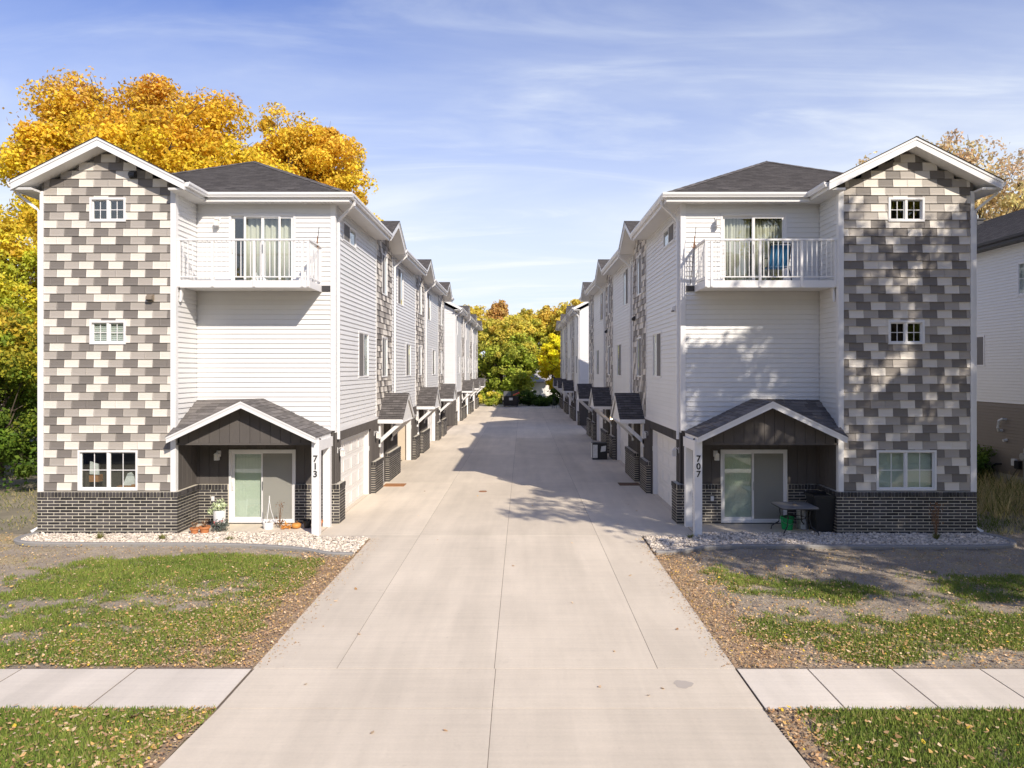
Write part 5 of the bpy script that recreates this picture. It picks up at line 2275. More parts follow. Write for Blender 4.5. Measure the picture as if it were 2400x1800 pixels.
# ------------------------------------------------------------------ trees
def tree(name, label, x, y, lobes, nclump, nleaf, leaf, pal, trunk_r=.3, clump_r=.9, z0=0.0, group=None, cat='tree',
         fork=.35, seed=1, bare=0.0, limbs=60, hjit=1.0, inner=.45):
    rg = np.random.default_rng(seed)
    root = thing(name, label, cat, (x, y, z0), group)
    L = np.array([l[:6] for l in lobes], dtype=float)
    wts = np.array([l[3] * l[4] * l[5] for l in lobes]) ** .75
    wts /= wts.sum()
    which = rg.choice(len(lobes), nclump, p=wts)
    d = rg.normal(size=(nclump, 3))
    d /= np.linalg.norm(d, axis=1)[:, None]
    rad = rg.uniform(inner ** 3, 1.0, nclump) ** (1 / 3)
    rad *= rg.uniform(.88, 1.08, nclump)
    cc = L[which, :3] + d * rad[:, None] * L[which, 3:6]
    cc[:, 0] += x
    cc[:, 1] += y
    cc[:, 2] += z0
    zmin, zmax = cc[:, 2].min(), cc[:, 2].max()
    # leaves
    per = rg.dirichlet(np.full(nclump, 2.2)) * nleaf
    ci = np.repeat(np.arange(nclump), np.maximum(3, per.astype(int)))
    n = len(ci)
    q = rg.normal(size=(n, 3))
    q /= np.linalg.norm(q, axis=1)[:, None] + 1e-6
    rr = clump_r * rg.uniform(.55, 1.45, nclump)[ci] * rg.uniform(.15, 1.0, n) ** .5
    sq = np.array((1, 1, .72))
    pos = cc[ci] + q * rr[:, None] * sq
    # leaf planes lean outwards from their clump and hang a little
    nm = q * .8 + rg.normal(size=(n, 3)) * .75 + np.array((0, 0, .35))
    nm /= np.linalg.norm(nm, axis=1)[:, None]
    t1 = np.cross(nm, rg.normal(size=(n, 3)))
    t1 /= np.linalg.norm(t1, axis=1)[:, None] + 1e-6
    t2 = np.cross(nm, t1)
    s = leaf * rg.uniform(.6, 1.35, n)[:, None]
    V = np.stack([pos - t1 * s * .62, pos - t2 * s * .36 + nm * s * .06, pos + t1 * s * .66, pos + t2 * s * .36 + nm * s * .06], 1).reshape(-1, 3)
    # colour: leaf colour changes with height and from clump to clump
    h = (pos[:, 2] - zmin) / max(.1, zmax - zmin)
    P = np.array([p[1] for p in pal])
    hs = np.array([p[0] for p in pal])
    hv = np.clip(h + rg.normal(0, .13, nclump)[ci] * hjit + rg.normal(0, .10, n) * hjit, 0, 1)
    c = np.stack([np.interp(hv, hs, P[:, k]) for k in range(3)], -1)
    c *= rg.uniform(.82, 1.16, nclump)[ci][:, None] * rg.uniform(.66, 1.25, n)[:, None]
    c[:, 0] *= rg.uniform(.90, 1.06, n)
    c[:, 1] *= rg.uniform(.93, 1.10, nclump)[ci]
    C = np.repeat(c, 4, 0)
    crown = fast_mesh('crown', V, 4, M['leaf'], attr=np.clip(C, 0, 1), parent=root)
    # trunk and limbs
    mb = MB()
    cen = cc.mean(0)
    zf = z0 + fork * (zmin - z0) + .15 * (zmax - z0) * (fork > 0)
    zf = max(zf, z0 + .4)
    top = Vector((cen[0], cen[1], z0 + (zmax - z0) * .62))
    pts = [Vector((x, y, z0 - .1)), Vector((x + rg.normal(0, .05), y, z0 + .5 * (zf - z0))), Vector((x + rg.normal(0, .1), y, zf))]
    for t in (.33, .66, 1.0):
        p = pts[2].lerp(top, t)
        pts.append(p + Vector(rg.normal(0, .25, 3)))
    mb.tube(pts, [trunk_r * 1.25, trunk_r, trunk_r * .88, trunk_r * .6, trunk_r * .38, trunk_r * .16], 9)
    ids = rg.choice(nclump, min(limbs, nclump), replace=False)
    for i in ids:
        e = Vector(cc[i])
        t = rg.uniform(.0, .85)
        a = pts[2].lerp(top, t)
        m1 = a.lerp(e, .45) + Vector((0, 0, -.08 * (e - a).length)) + Vector(rg.normal(0, .12, 3)) * (e - a).length * .3
        m2 = a.lerp(e, .78) + Vector(rg.normal(0, .06, 3)) * (e - a).length * .3
        r = trunk_r * (.34 - .16 * t)
        mb.tube([a, m1, m2, e + (e - a) * .04], [r, r * .6, r * .32, r * .10], 5, cap=False)
        for k in range(3):
            f = e + Vector(rg.normal(0, 1, 3)).normalized() * clump_r * rg.uniform(.5, .95)
            mb.tube([m2, m2.lerp(f, .6) + Vector(rg.normal(0, .08, 3)), f], [r * .2, r * .12, r * .05], 4, cap=False)
    if bare:
        for k in range(int(bare)):
            i = rg.integers(nclump)
            e = Vector(cc[i])
            out = (e - Vector(cen)).normalized()
            for _ in range(4):
                f = e + out * rg.uniform(.3, .95) * clump_r + Vector(rg.normal(0, .3, 3)) * clump_r
                mb.tube([e, e.lerp(f, .5) + Vector(rg.normal(0, .1, 3)), f], [.03, .02, .008], 4, cap=False)
    mb.build('trunk', M['bark'], root)
    return root


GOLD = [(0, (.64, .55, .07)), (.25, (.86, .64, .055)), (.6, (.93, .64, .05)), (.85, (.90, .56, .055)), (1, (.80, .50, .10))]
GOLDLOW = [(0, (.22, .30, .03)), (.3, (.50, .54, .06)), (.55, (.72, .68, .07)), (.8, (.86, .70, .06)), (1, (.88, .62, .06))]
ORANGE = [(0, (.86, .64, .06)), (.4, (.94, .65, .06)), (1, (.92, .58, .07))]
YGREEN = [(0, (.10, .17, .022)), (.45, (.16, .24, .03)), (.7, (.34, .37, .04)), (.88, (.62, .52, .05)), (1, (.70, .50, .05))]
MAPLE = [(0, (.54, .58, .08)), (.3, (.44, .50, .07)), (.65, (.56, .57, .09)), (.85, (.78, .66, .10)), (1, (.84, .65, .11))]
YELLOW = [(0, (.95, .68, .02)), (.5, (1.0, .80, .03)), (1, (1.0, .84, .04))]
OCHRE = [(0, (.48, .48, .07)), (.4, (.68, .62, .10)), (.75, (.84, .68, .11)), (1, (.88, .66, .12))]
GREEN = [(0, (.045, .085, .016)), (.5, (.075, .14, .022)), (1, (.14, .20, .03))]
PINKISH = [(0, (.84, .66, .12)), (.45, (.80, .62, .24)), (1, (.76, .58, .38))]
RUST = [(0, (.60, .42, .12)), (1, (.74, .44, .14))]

# the golden trees behind house 713
tree('golden_tree', 'large golden tree rising behind the tower of house 713, bare twigs at its top', -22.0, 38.5,
     [(.6, 0, 12.6, 5.4, 5, 5.0), (-1.9, 0, 11.8, 2.7, 3.6, 3.2), (4.6, 0, 12.8, 5.0, 4, 4.4), (-2.6, 1, 18.6, 2.3, 2.0, 2.0), (1.6, 1, 18.6, 2.2, 1.8, 1.9), (4.3, 1, 17.8, 1.8, 1.5, 2.0), (-2.4, 0, 15.9, 3.4, 3.2, 2.2), (2.4, 0, 16.0, 3.4, 3.2, 2.0)],
     460, 175000, .175, GOLD, .55, 1.05, seed=3, bare=30, limbs=90)
tree('golden_tree', 'orange-gold tree behind the hip roof of house 713, its crown standing to the right', -12.9, 43.0,
     [(-.6, 0, 13.2, 3.9, 3.6, 4.6), (1.0, 0, 15.4, 2.6, 2.6, 3.2), (-2.0, 0, 18.2, 1.7, 1.7, 2.0), (2.0, 0, 12.2, 1.7, 2.0, 2.8), (-4.6, 0, 13.2, 3.3, 3, 3.7), (-.2, 0, 18.0, 1.6, 1.6, 1.8), (1.6, 0, 9.6, 1.9, 2, 2.4)],
     300, 118000, .165, ORANGE, .45, .95, seed=8, bare=0, limbs=70)
tree('golden_tree', 'mid-size yellow tree with green lower leaves, left of house 713 at the frame edge', -23.6, 30.5,
     [(0, 0, 6.6, 3.2, 3.0, 4.6), (2.2, 0, 7.4, 2.1, 2.0, 2.4), (2.0, .4, 4.2, 2.3, 2, 3.0), (-1, 0, 9.6, 2.0, 1.8, 1.8)],
     220, 70000, .135, GOLDLOW, .3, .7, seed=13, bare=8)
tree('box_elder', 'dark green leafy young tree beside the left wall of house 713', -18.6, 24.2,
     [(0, 0, 3.2, 1.9, 1.6, 2.6), (.3, .5, 4.9, 1.6, 1.4, 1.5), (.9, 0, 1.5, 1.3, 1.2, 1.3)],
     150, 26000, .12, YGREEN, .12, .5, seed=21, fork=.2)
tree('box_elder', 'green leafy tree with yellowing top, farther back left of house 713', -20.8, 28.0,
     [(0, 0, 3.0, 2.2, 1.8, 2.8), (1.0, .2, 4.6, 1.8, 1.6, 1.8)],
     110, 17000, .14, YGREEN, .12, .6, seed=22, fork=.2)
# the end of the court
tree('maple_tree', 'yellow-green maple closing the far end of the driveway', -2.9, 89.0,
     [(0, 0, 5.2, 4.2, 3.2, 4.0), (.9, 0, 8.4, 3.4, 2.8, 2.9), (-2.2, 0, 3.6, 2.4, 2.2, 2.9), (2.5, 0, 3.9, 2.2, 2.0, 2.6), (1.2, 0, 2.0, 3.0, 2.0, 1.6)],
     230, 38000, .30, MAPLE, .3, .75, seed=31)
tree('yellow_tree', 'bright yellow tree at the far end of the driveway, before the small white garage', 3.9, 88.0,
     [(0, 0, 5.6, 1.9, 1.8, 2.8), (.5, 0, 7.2, 1.5, 1.4, 1.6), (.3, 0, 3.4, 1.6, 1.6, 1.3)],
     110, 15000, .26, YELLOW, .16, .55, seed=32)
far_specs = [(-15.5, 120, 15.0, 4.6, OCHRE, 'ochre treetop seen between the far left row and the maple'),
             (-9.3, 118, 15.6, 4.8, OCHRE, 'tall ochre tree directly above the left shoulder of the maple'),
             (-4.6, 126, 17.2, 2.2, RUST, 'narrow rusty-brown treetop poking above the maple'),
             (-.6, 121, 14.6, 3.8, MAPLE, 'olive-green treetop behind the middle of the maple'),
             (3.6, 123, 15.4, 4.0, OCHRE, 'ochre tree right behind the bright yellow tree'),
             (9.2, 119, 16.6, 4.4, OCHRE, 'golden-green tree above the far right row'),
             (14.8, 118, 16.0, 4.5, OCHRE, 'ochre treetop half hidden by the far right row')]
for i, (fx_, fy_, hh, rr, pal, lb) in enumerate(far_specs):
    tree('background_tree', lb, fx_, fy_, [(0, 0, hh * .55, rr, rr * .8, hh * .40), (rr * .25, 0, hh * .80, rr * .65, rr * .6, hh * .2), (-rr * .3, 0, hh * .72, rr * .6, rr * .6, hh * .22)],
         170, 19000, .38, pal, .3, .9, seed=50 + i, limbs=40, group='trees beyond the end of the court')
# low bushes at the end of the court
bush = [(-3.6, 82.5, 1.1, 1.5, MAPLE, 'light green bush left of the dumpster'), (.7, 83.5, 1.5, 1.8, GREEN, 'dark green bush right of the dumpster'), (2.4, 82.6, 1.2, 1.0, GREEN, 'low dark bush in front of the white garage'),
        (4.3, 84.0, 1.5, 1.9, GREEN, 'dark bush beside the far right row'), (-6.4, 86, 2.0, 1.2, OCHRE, 'low brown-yellow bush beside the far left row')]
for i, (bx, by, br, bh, pal, lb) in enumerate(bush):
    tree('bush', lb, bx, by, [(0, 0, bh * .55, br, br * .8, bh * .5)], 50, 4200, .17, pal, .05, .35, seed=70 + i, cat='bush', fork=0.0, limbs=24, inner=.2)
# right side
tree('thin_tree', 'thinning pinkish-gold tree behind the tower of house 707', 29.0, 47.0,
     [(0, 0, 13.8, 5.6, 5, 3.6), (-1.5, 0, 17.2, 3.2, 3, 2.2), (4.5, 0, 15.6, 3.6, 3, 3.0), (-6.0, 0, 17.9, 1.3, 1.3, 1.1), (0.5, 0, 9.8, 5.5, 4, 3.0), (0.2, 0, 18.6, 2.2, 1.6, 1.4)],
     230, 24000, .20, PINKISH, .4, .9, seed=41, bare=60, limbs=110)
# street tree on the right: outside the picture, its shade lies on house 707 and the lawn
tree('street_tree', 'big street tree right of the picture that shades house 707 and its lawn', 17.0, 4.2,
     [(-.4, 2.0, 13.2, 5.4, 4.6, 5.0), (-3.4, .8, 9.4, 3.6, 3.0, 2.6), (1.2, 2.6, 9.8, 4.4, 3.6, 3.2), (2.2, 2.6, 14.6, 4.2, 3.4, 4.0), (-5.6, 2.8, 12.0, 2.6, 2.4, 2.6)],
     290, 50000, .18, OCHRE, .36, .8, seed=91, limbs=90, inner=.3)

tree('street_tree', 'second street tree farther right, shading the edge of the right lawn', 29.0, 3.0,
     [(0, 1.0, 12.0, 5.6, 4.6, 4.6), (-3.4, 1.6, 9.4, 3.4, 3.0, 2.8), (2.5, 0, 10, 3.5, 3, 3)],
     240, 36000, .19, OCHRE, .34, .85, seed=93, limbs=60, inner=.3)
# trees across the street behind the camera: they show in the window panes and close off the low southern sky
for i, (bx, by, hh, rr, pal, lb) in enumerate([(-25, -11, 13, 6, OCHRE, 'ochre tree across the street, far left behind the viewer'), (-13, -13, 14.5, 6, MAPLE, 'yellow-green tree across the street, left behind the viewer'),
                                               (-1.5, -12.5, 13.5, 5.5, OCHRE, 'golden tree across the street, straight behind the viewer'), (10, -14, 14.5, 6.2, GREEN, 'dark green tree across the street, right behind the viewer'),
                                               (23, -12, 14, 6, MAPLE, 'olive tree across the street, far right behind the viewer')]):
    tree('street_tree', lb, bx, by, [(0, 0, hh * .55, rr, rr * .8, hh * .36), (rr * .3, 0, hh * .78, rr * .6, rr * .6, hh * .2), (-rr * .4, 0, hh * .5, rr * .6, rr * .6, hh * .3)],
         130, 15000, .5, pal, .3, 1.0, seed=120 + i, limbs=30)


# ------------------------------------------------------------------ neighbour house on the right
nh = thing('neighbour_house', 'off-white neighbouring house with taupe ground floor beyond house 707', 'house', (20, 28, 0))
NB = Block(1, 0, nh)
NU = 17.7 - AX
nw1, nw2 = (24.3, 25.15, 6.85, 8.05), (26.95, 27.9, 4.35, 5.55)
nwl = NB.backing('siding_wall', 'S', NU, 15, 42, 3.0, 9.0, [nw1, nw2], M['nsiding'], .12)
mb = MB()
w = wmap('S', NU)
z = 3.0
while z < 8.95:
    for c in cells(15, 42, z, z + .115, [nw1, nw2]):
        mb.prism(plank_profile(c[3] - c[2]), lambda p, k, c=c: w(c[0] if k == 0 else c[1], p[0], c[2] + p[1]))
    z += .115
NB.mesh(mb, 'plank_courses', M['nsiding'], nwl, stuff=True)
nwb = NB.backing('brown_wall', 'S', NU, 15, 42, .42, 3.0, [], M['nbrown'], .12)
mb = MB()
z = .42
while z < 2.95:
    mb.prism(plank_profile(.115), lambda p, k, z=z: w(15 if k == 0 else 42, p[0], z + p[1]))
    z += .115
NB.mesh(mb, 'plank_courses', M['nbrown'], nwb, stuff=True)
mb = MB()
mb.box(NU - .0, NU + .3, 15, 42, -.05, .42)
NB.mesh(mb, 'foundation', M['found'])
for q in (nw1, nw2):
    NB.window('S', NU, *q, grid=(1, 2), blind='blind', shade=(0, 1.0 if q is nw1 else .55), fw=.05)
mb = MB()
er = (NU - .45, 8.95)
rr_ = (NU + 4.0, 11.15)
deck = MB()
for (ua, ub_) in ((NU - .45, NU + 4.0), (NU + 8.45, NU + 4.0)):
    courses(mb, [(ua, 14.6, 8.98), (ua, 42.4, 8.98), (ub_, 42.4, 11.2), (ub_, 14.6, 11.2)])
    deck.solid([(ua, 14.6, 8.96), (ua, 42.4, 8.96), (ub_, 42.4, 11.18), (ub_, 14.6, 11.18), (ua, 14.6, 8.9), (ua, 42.4, 8.9), (ub_, 42.4, 11.1), (ub_, 14.6, 11.1)],
               [(0, 1, 2, 3), (7, 6, 5, 4), (0, 1, 5, 4), (2, 3, 7, 6), (1, 2, 6, 5), (3, 0, 4, 7)])
nr = NB.mesh(deck, 'roof', M['darktrim'])
NB.mesh(mb, 'shingle_courses', M['roof'], nr, stuff=True)
mb = MB()
mb.box(NU - .47, NU - .44, 14.6, 42.4, 8.74, 8.99)
mb.box(NU - .44, NU - .0, 14.6, 42.4, 8.74, 8.78)
NB.mesh(mb, 'fascia', M['darktrim'], nr)
mb = MB()
mb.prism([(-.01, 8.83), (-.10, 8.86), (-.12, 8.96), (-.01, 8.96)], lambda p, k: (NU - .47 + p[0], 14.6 if k == 0 else 42.4, p[1]))
NB.mesh(mb, 'gutter', M['darktrim'], nr)
for yv in (27.6, 32.9):
    mb = MB()
    mb.box(NU + 3.45, NU + 3.75, yv - .15, yv + .15, 10.95, 11.2)
    mb.box(NU + 3.4, NU + 3.8, yv - .2, yv + .2, 11.2, 11.26)
    NB.mesh(mb, 'roof_vent', M['darktrim'], nr)
mb = MB()
mb.tube([(NU - .02, 25.75, 2.4), (NU - .16, 25.75, 2.42), (NU - .22, 25.85, 2.35), (NU - .22, 25.9, 2.1), (NU - .16, 25.95, 1.98), (NU - .02, 25.95, 1.98)], .05, 8)
NB.mesh(mb, 'vent_pipe', M['print'])
mb = MB()
mb.tube([(NU - .02, 25.7, 1.66), (NU - .16, 25.7, 1.63)], .05, 8)
NB.mesh(mb, 'vent_pipe', M['print'])
mb = MB()
mb.box(NU - .12, NU - .02, 25.15, 25.35, .78, 1.02)
mb.box(NU - .16, NU - .02, 24.92, 25.14, .7, .98, 1)
NB.mesh(mb, 'cable_box', [M['print'], M['darkmetal']])
mb = MB()
mb.box(NU - .10, NU - .02, 24.45, 24.75, .2, 1.45)
mb.lathe([(.12, 0), (.12, .1), (.0, .1)], (NU - .1, 24.6, 1.1), 14)
mb.tube([(NU - .1, 24.6, 1.18), (NU - .26, 24.6, 1.18)], .13, 14)
NB.mesh(mb, 'electric_meter', M['galv'])
mb = MB()
mb.tube([(NU - .1, 26.4, -.05), (NU - .1, 26.4, .6), (NU - .1, 26.2, .72), (NU - .05, 26.0, .75), (NU - .02, 26.0, .75)], .035, 8)
NB.mesh(mb, 'conduit', M['black'])
mb = MB()
mb.tube([(NU - .14, 25.0, .7), (NU - .16, 25.3, .3), (NU - .2, 25.6, .05), (NU - .15, 25.8, -.03)], .012, 5)
NB.mesh(mb, 'cable', M['darkmetal'])
mb = MB()
for i in range(3):
    mb.box(NU - .9, NU - .15, 26.6 + i * .3, 26.85 + i * .3, -.05, .75)
mb.box(NU - .95, NU - .1, 26.55, 27.5, .75, .80)
o = mb.build('air_conditioner', M['darkmetal'], None, side=1)
tag(o, 'dark outdoor air conditioner beside the taupe wall of the neighbouring house', 'air conditioner')

# ------------------------------------------------------------------ small white garage at the far end
fg = thing('small_garage', 'small white garage with grey roof behind the bright yellow tree', 'garage', (2.6, 95, 0))
mb = MB()
mb.box(.6, 5.6, 93, 98, 0, 2.7)
mb.build('wall', M['siding'], fg)
mb = MB()
mb.prism([(.3, 2.6), (.3, 2.72), (3.1, 4.2), (5.9, 2.72), (5.9, 2.6), (3.1, 4.05)], lambda p, k: (p[0], 92.7 if k == 0 else 98.3, p[1]))
# ridge runs across the court: swap for a side-on roof
mb = MB()
mb.prism([(92.6, 2.6), (92.6, 2.72), (95.5, 4.15), (98.4, 2.72), (98.4, 2.6), (95.5, 4.0)], lambda p, k: (.2 if k == 0 else 6.0, p[0], p[1]))
mb.build('roof', mat('grey_roof', (.36, .34, .335), .9, var=.08), fg)
mb = MB()
mb.box(2.9, 5.2, 92.96, 92.999, 0.05, 2.15)
for i in range(1, 4):
    mb.box(2.9, 5.2, 92.93, 92.959, .05 + i * .525 - .01, .05 + i * .525 + .01)
mb.build('garage_door', M['garage'], fg)

# ------------------------------------------------------------------ dumpster
dp = thing('dumpster', 'black dumpster with a propped lid and red stripe at the end of the driveway', 'dumpster', (-1.35, 81.3, 0))
mb = MB()
x0, x1, y0, y1 = -2.2, -.5, 80.6, 82.0
mb.prism([(y0 + .12, .12), (y1 - .1, .12), (y1, 1.15), (y1, 1.25), (y0 - .02, 1.25), (y0 - .02, 1.12)], lambda p, k: (x0 if k == 0 else x1, p[0], p[1]))
for xx in (x0 + .28, (x0 + x1) / 2 + .1, x1 - .3):
    mb.box(xx - .03, xx + .03, y0 + .0, y0 + .1, .2, 1.1)
mb.box(x0 - .14, x0, y0 + .3, y1 - .3, .55, .75)
mb.box(x1, x1 + .14, y0 + .3, y1 - .3, .55, .75)
body = mb.build('body', M['black'], dp)
for xx in (x0 + .15, x1 - .15):
    for yy_ in (y0 + .25, y1 - .3):
        mb = MB()
        mb.tube([(xx - .04, yy_, .07), (xx + .04, yy_, .07)], .07, 12)
        mb.build('wheel', M['darkmetal'], dp)
mb = MB()
mb.solid([(x0, y0 - .05, 1.27), (x0 + .83, y0 - .05, 1.27), (x0 + .83, y1, 1.72), (x0, y1, 1.72), (x0, y0 - .05, 1.31), (x0 + .83, y0 - .05, 1.31), (x0 + .83, y1, 1.76), (x0, y1, 1.76)],
         [(0, 3, 2, 1), (4, 5, 6, 7), (0, 1, 5, 4), (1, 2, 6, 5), (2, 3, 7, 6), (3, 0, 4, 7)])
for i in range(5):
    mb.box(x0 + .12 + i * .14, x0 + .18 + i * .14, y1 - .02, y1 + .02, 1.5, 1.79)
mb.build('lid', mat('weathered_lid', (.10, .10, .10), .6, var=.2), dp)
mb = MB()
mb.solid([(x0 + .87, y0 - .05, 1.27), (x1, y0 - .05, 1.50), (x1, y1, 1.95), (x0 + .87, y1, 1.72), (x0 + .87, y0 - .05, 1.31), (x1, y0 - .05, 1.54), (x1, y1, 1.99), (x0 + .87, y1, 1.76)],
         [(0, 3, 2, 1), (4, 5, 6, 7), (0, 1, 5, 4), (1, 2, 6, 5), (2, 3, 7, 6), (3, 0, 4, 7)])
mb.build('lid', M['black'], dp)
mb = MB()
mb.solid([(x0 + 1.1, y0 - .06, 1.29), (x1 + .15, y0 - .06, 1.60), (x1 + .15, y0 - .06, 1.75), (x0 + 1.1, y0 - .06, 1.42), (x0 + 1.1, y0 + .1, 1.29), (x1 + .15, y0 + .1, 1.60), (x1 + .15, y0 + .1, 1.75), (x0 + 1.1, y0 + .1, 1.42)],
         [(0, 1, 2, 3), (7, 6, 5, 4), (0, 4, 5, 1), (3, 2, 6, 7), (1, 5, 6, 2), (0, 3, 7, 4)])
mb.build('lid_stripe', M['red'], dp)
mb = MB()
mb.box(x0 + .65, x0 + 1.05, y0 - .05, y0 - .022, .78, 1.06)
mb.build('sign_plate', M['print'], dp)

# ------------------------------------------------------------------ mats, boxes
def doormat(x, y, m, label):
    mb = MB()
    mb.box(x - .38, x + .38, y - .30, y + .30, .0, .018)
    for k in range(2):
        mb.box(x - .34, x + .34, y - .2 + k * .36, y - .16 + k * .36, .018, .021)
    o = mb.build('doormat', M[m])
    tag(o, label, 'doormat')


doormat(-4.68, 25.75, 'coir', 'orange-brown doormat before the first front door of the left row')
doormat(3.92, 25.95, 'coirdark', 'dark brown doormat before the first front door of the right row')

bx = thing('heater_box', 'black and white carton standing before the second garage of the right row', 'box', (3.62, 33.4, 0))
mb = MB()
mb.box(3.28, 3.98, 33.1, 33.75, .0, .78)
mb.build('carton', M['black'], bx, bevel=.01)
mb = MB()
mb.box(3.28 - .006, 3.2799, 33.15, 33.7, .04, .74)
mb.box(3.30, 3.52, 33.093, 33.0999, .08, .70)
mb.prism([(3.66, .36), (3.90, .40), (3.92, .66), (3.7, .62)], lambda p, k: (p[0], 33.094 if k == 0 else 33.0999, p[1]))
mb.build('printed_panel', M['print'], bx)

es = thing('folding_easel', 'small dark folding stand by the last entrance of the far right row', 'easel', (3.5, 78.0, 0))
for (dx, dy) in ((-.25, 0), (.25, 0), (0, .45)):
    mb = MB()
    mb.tube([(3.5 + dx, 77.8 + dy, 0), (3.5, 78.0, 1.25)], .025, 6)
    mb.build('leg', M['darkmetal'], es)
mb = MB()
mb.box(3.28, 3.72, 77.93, 77.97, .5, .54)
mb.build('crossbar', M['darkmetal'], es)

# ------------------------------------------------------------------ pots on the left patio
def leaves_ball(mb, c, r, n, size, flat=1.0, seed=0):
    rg = random.Random(seed)
    for _ in range(n):
        d = Vector((rg.gauss(0, 1), rg.gauss(0, 1), rg.gauss(0, 1) * flat))
        d = d.normalized() * r * rg.uniform(.3, 1)
        p = Vector(c) + d
        a = Vector((rg.gauss(0, 1), rg.gauss(0, 1), rg.gauss(0, 1))).normalized()
        b_ = a.cross(Vector((rg.gauss(0, 1), rg.gauss(0, 1), rg.gauss(0, 1)))).normalized()
        s = size * rg.uniform(.6, 1.3)
        mb.poly([p - a * s, p - b_ * s * .45, p + a * s, p + b_ * s * .45])


def stems(mb, c, n, h, spread, r=.004, seed=0):
    rg = random.Random(seed)
    for _ in range(n):
        a = rg.uniform(0, 6.28)
        s = spread * rg.uniform(.2, 1)
        hh = h * rg.uniform(.6, 1)
        mb.tube([c, (c[0] + math.cos(a) * s * .4, c[1] + math.sin(a) * s * .4, c[2] + hh * .6), (c[0] + math.cos(a) * s, c[1] + math.sin(a) * s, c[2] + hh)], [r, r * .8, r * .4], 4, cap=False)


def pot(name, label, x, y, r, h, m, plant=None, cat='flower pot', rim=True, z=0.012):
    t = thing(name, label, cat, (x, y, z))
    mb = MB()
    pr = [(r * .68, 0), (r * .92, h * .72), (r * 1.08, h * .72), (r * 1.1, h), (r * .94, h), (r * .9, h * .8)] if rim else [(r * .8, 0), (r, h), (r * .93, h), (r * .9, h * .85)]
    mb.lathe(pr, (x, y, z), 22)
    mb.build('pot', M[m], t, smooth=False)
    mb = MB()
    mb.lathe([(r * .9, 0), (.001, .01)], (x, y, z + h * .84), 16)
    mb.build('soil', M['soil'], t)
    return t


t = pot('flower_pot', 'small terracotta pot at the brick corner, left one of the pair', -8.38, 17.98, .105, .17, 'terracotta')
mb = MB(); stems(mb, (-8.38, 17.98, .15), 9, .22, .12, seed=3); leaves_ball(mb, (-8.38, 17.98, .27), .10, 40, .02, seed=4)
mb.build('dry_plant', M['dryplant'], t)
t = pot('flower_pot', 'wider terracotta pot at the brick corner, right one of the pair', -8.16, 18.06, .13, .19, 'terracotta')
mb = MB(); stems(mb, (-8.16, 18.06, .17), 10, .26, .14, seed=5); leaves_ball(mb, (-8.16, 18.06, .30), .12, 50, .022, seed=6)
mb.build('dry_plant', M['dryplant'], t)
t = pot('milk_can', 'tall white can with red lettering and pale green plant in patio corner', -8.02, 18.62, .165, .50, 'whiteglaze', cat='planter', rim=False)
mb = MB(); leaves_ball(mb, (-8.0, 18.6, .62), .19, 170, .05, .75, seed=7); leaves_ball(mb, (-8.2, 18.55, .5), .13, 60, .045, seed=8)
mb.build('plant', M['lime'], t)
mb = MB()
for k in range(3):
    a = -1.57 + (k - 1) * .55
    p = (-8.02 + math.cos(a) * .145, 18.62 + math.sin(a) * .145)
    if k == 0:
        segs_ = [((-.03, .1), (0, .2)), ((0, .2), (.03, .1)), ((-.018, .14), (.018, .14))]
    elif k == 1:
        segs_ = [((.03, .19), (-.02, .2)), ((-.02, .2), (-.03, .15)), ((-.03, .15), (-.02, .1)), ((-.02, .1), (.03, .11))]
    else:
        segs_ = [((-.025, .1), (-.025, .2)), ((-.025, .1), (.03, .1))]
    tx, ty = -math.sin(a), math.cos(a)
    for (q0, q1) in segs_:
        mb.tube([(p[0] + tx * q0[0] + math.cos(a) * .012, p[1] + ty * q0[0] + math.sin(a) * .012, .012 + q0[1]), (p[0] + tx * q1[0] + math.cos(a) * .012, p[1] + ty * q1[0] + math.sin(a) * .012, .012 + q1[1])], .008, 5)
mb.build('lettering', M['redpetal'], t)
t = thing('lavender_bush', 'low grey-green bush with red tips beside the terracotta pots', 'plant', (-7.86, 18.3, .012))
mb = MB(); leaves_ball(mb, (-7.86, 18.3, .15), .24, 420, .03, .55, seed=9); stems(mb, (-7.86, 18.3, .01), 40, .30, .28, .003, seed=10)
mb.build('foliage', M['lavender'], t)
mb = MB(); leaves_ball(mb, (-7.86, 18.3, .29), .17, 26, .022, .35, seed=11)
mb.build('flower', M['redpetal'], t)

t = pot('hanging_basket', 'white hanging basket set on the patio with its hanger upright', -6.72, 18.62, .155, .19, 'whiteglaze', cat='flower pot', rim=False)
mb = MB()
apex = (-6.70, 18.62, .78)
for k in range(3):
    a = 2.1 * k + .5
    mb.tube([(-6.72 + .145 * math.cos(a), 18.62 + .145 * math.sin(a), .19), (-6.71 + .05 * math.cos(a), 18.62 + .05 * math.sin(a), .5), apex], .008, 5)
mb.tube([apex, (-6.70, 18.62, .88)], .012, 6)
mb.build('hanger', M['whiteglaze'], t)
mb = MB(); stems(mb, (-6.72, 18.62, .15), 7, .16, .12, seed=12)
mb.build('dry_plant', M['dryplant'], t)
t = thing('dry_plant', 'dead brown plant with tall stalks between basket and gourd', 'plant', (-6.46, 18.72, .012))
mb = MB(); stems(mb, (-6.46, 18.72, .012), 6, .78, .16, .006, seed=13); leaves_ball(mb, (-6.44, 18.72, .62), .13, 22, .026, seed=14); leaves_ball(mb, (-6.46, 18.72, .16), .17, 50, .04, .6, seed=15)
mb.build('foliage', M['dryplant'], t)
t = thing('gourd', 'orange gourd beside the dead plant on the left patio', 'gourd', (-6.0, 18.66, .012))
mb = MB()
n = 18
prof = [(.02, 0), (.09, .015), (.125, .06), (.12, .11), (.075, .145), (.02, .14)]
vs = []
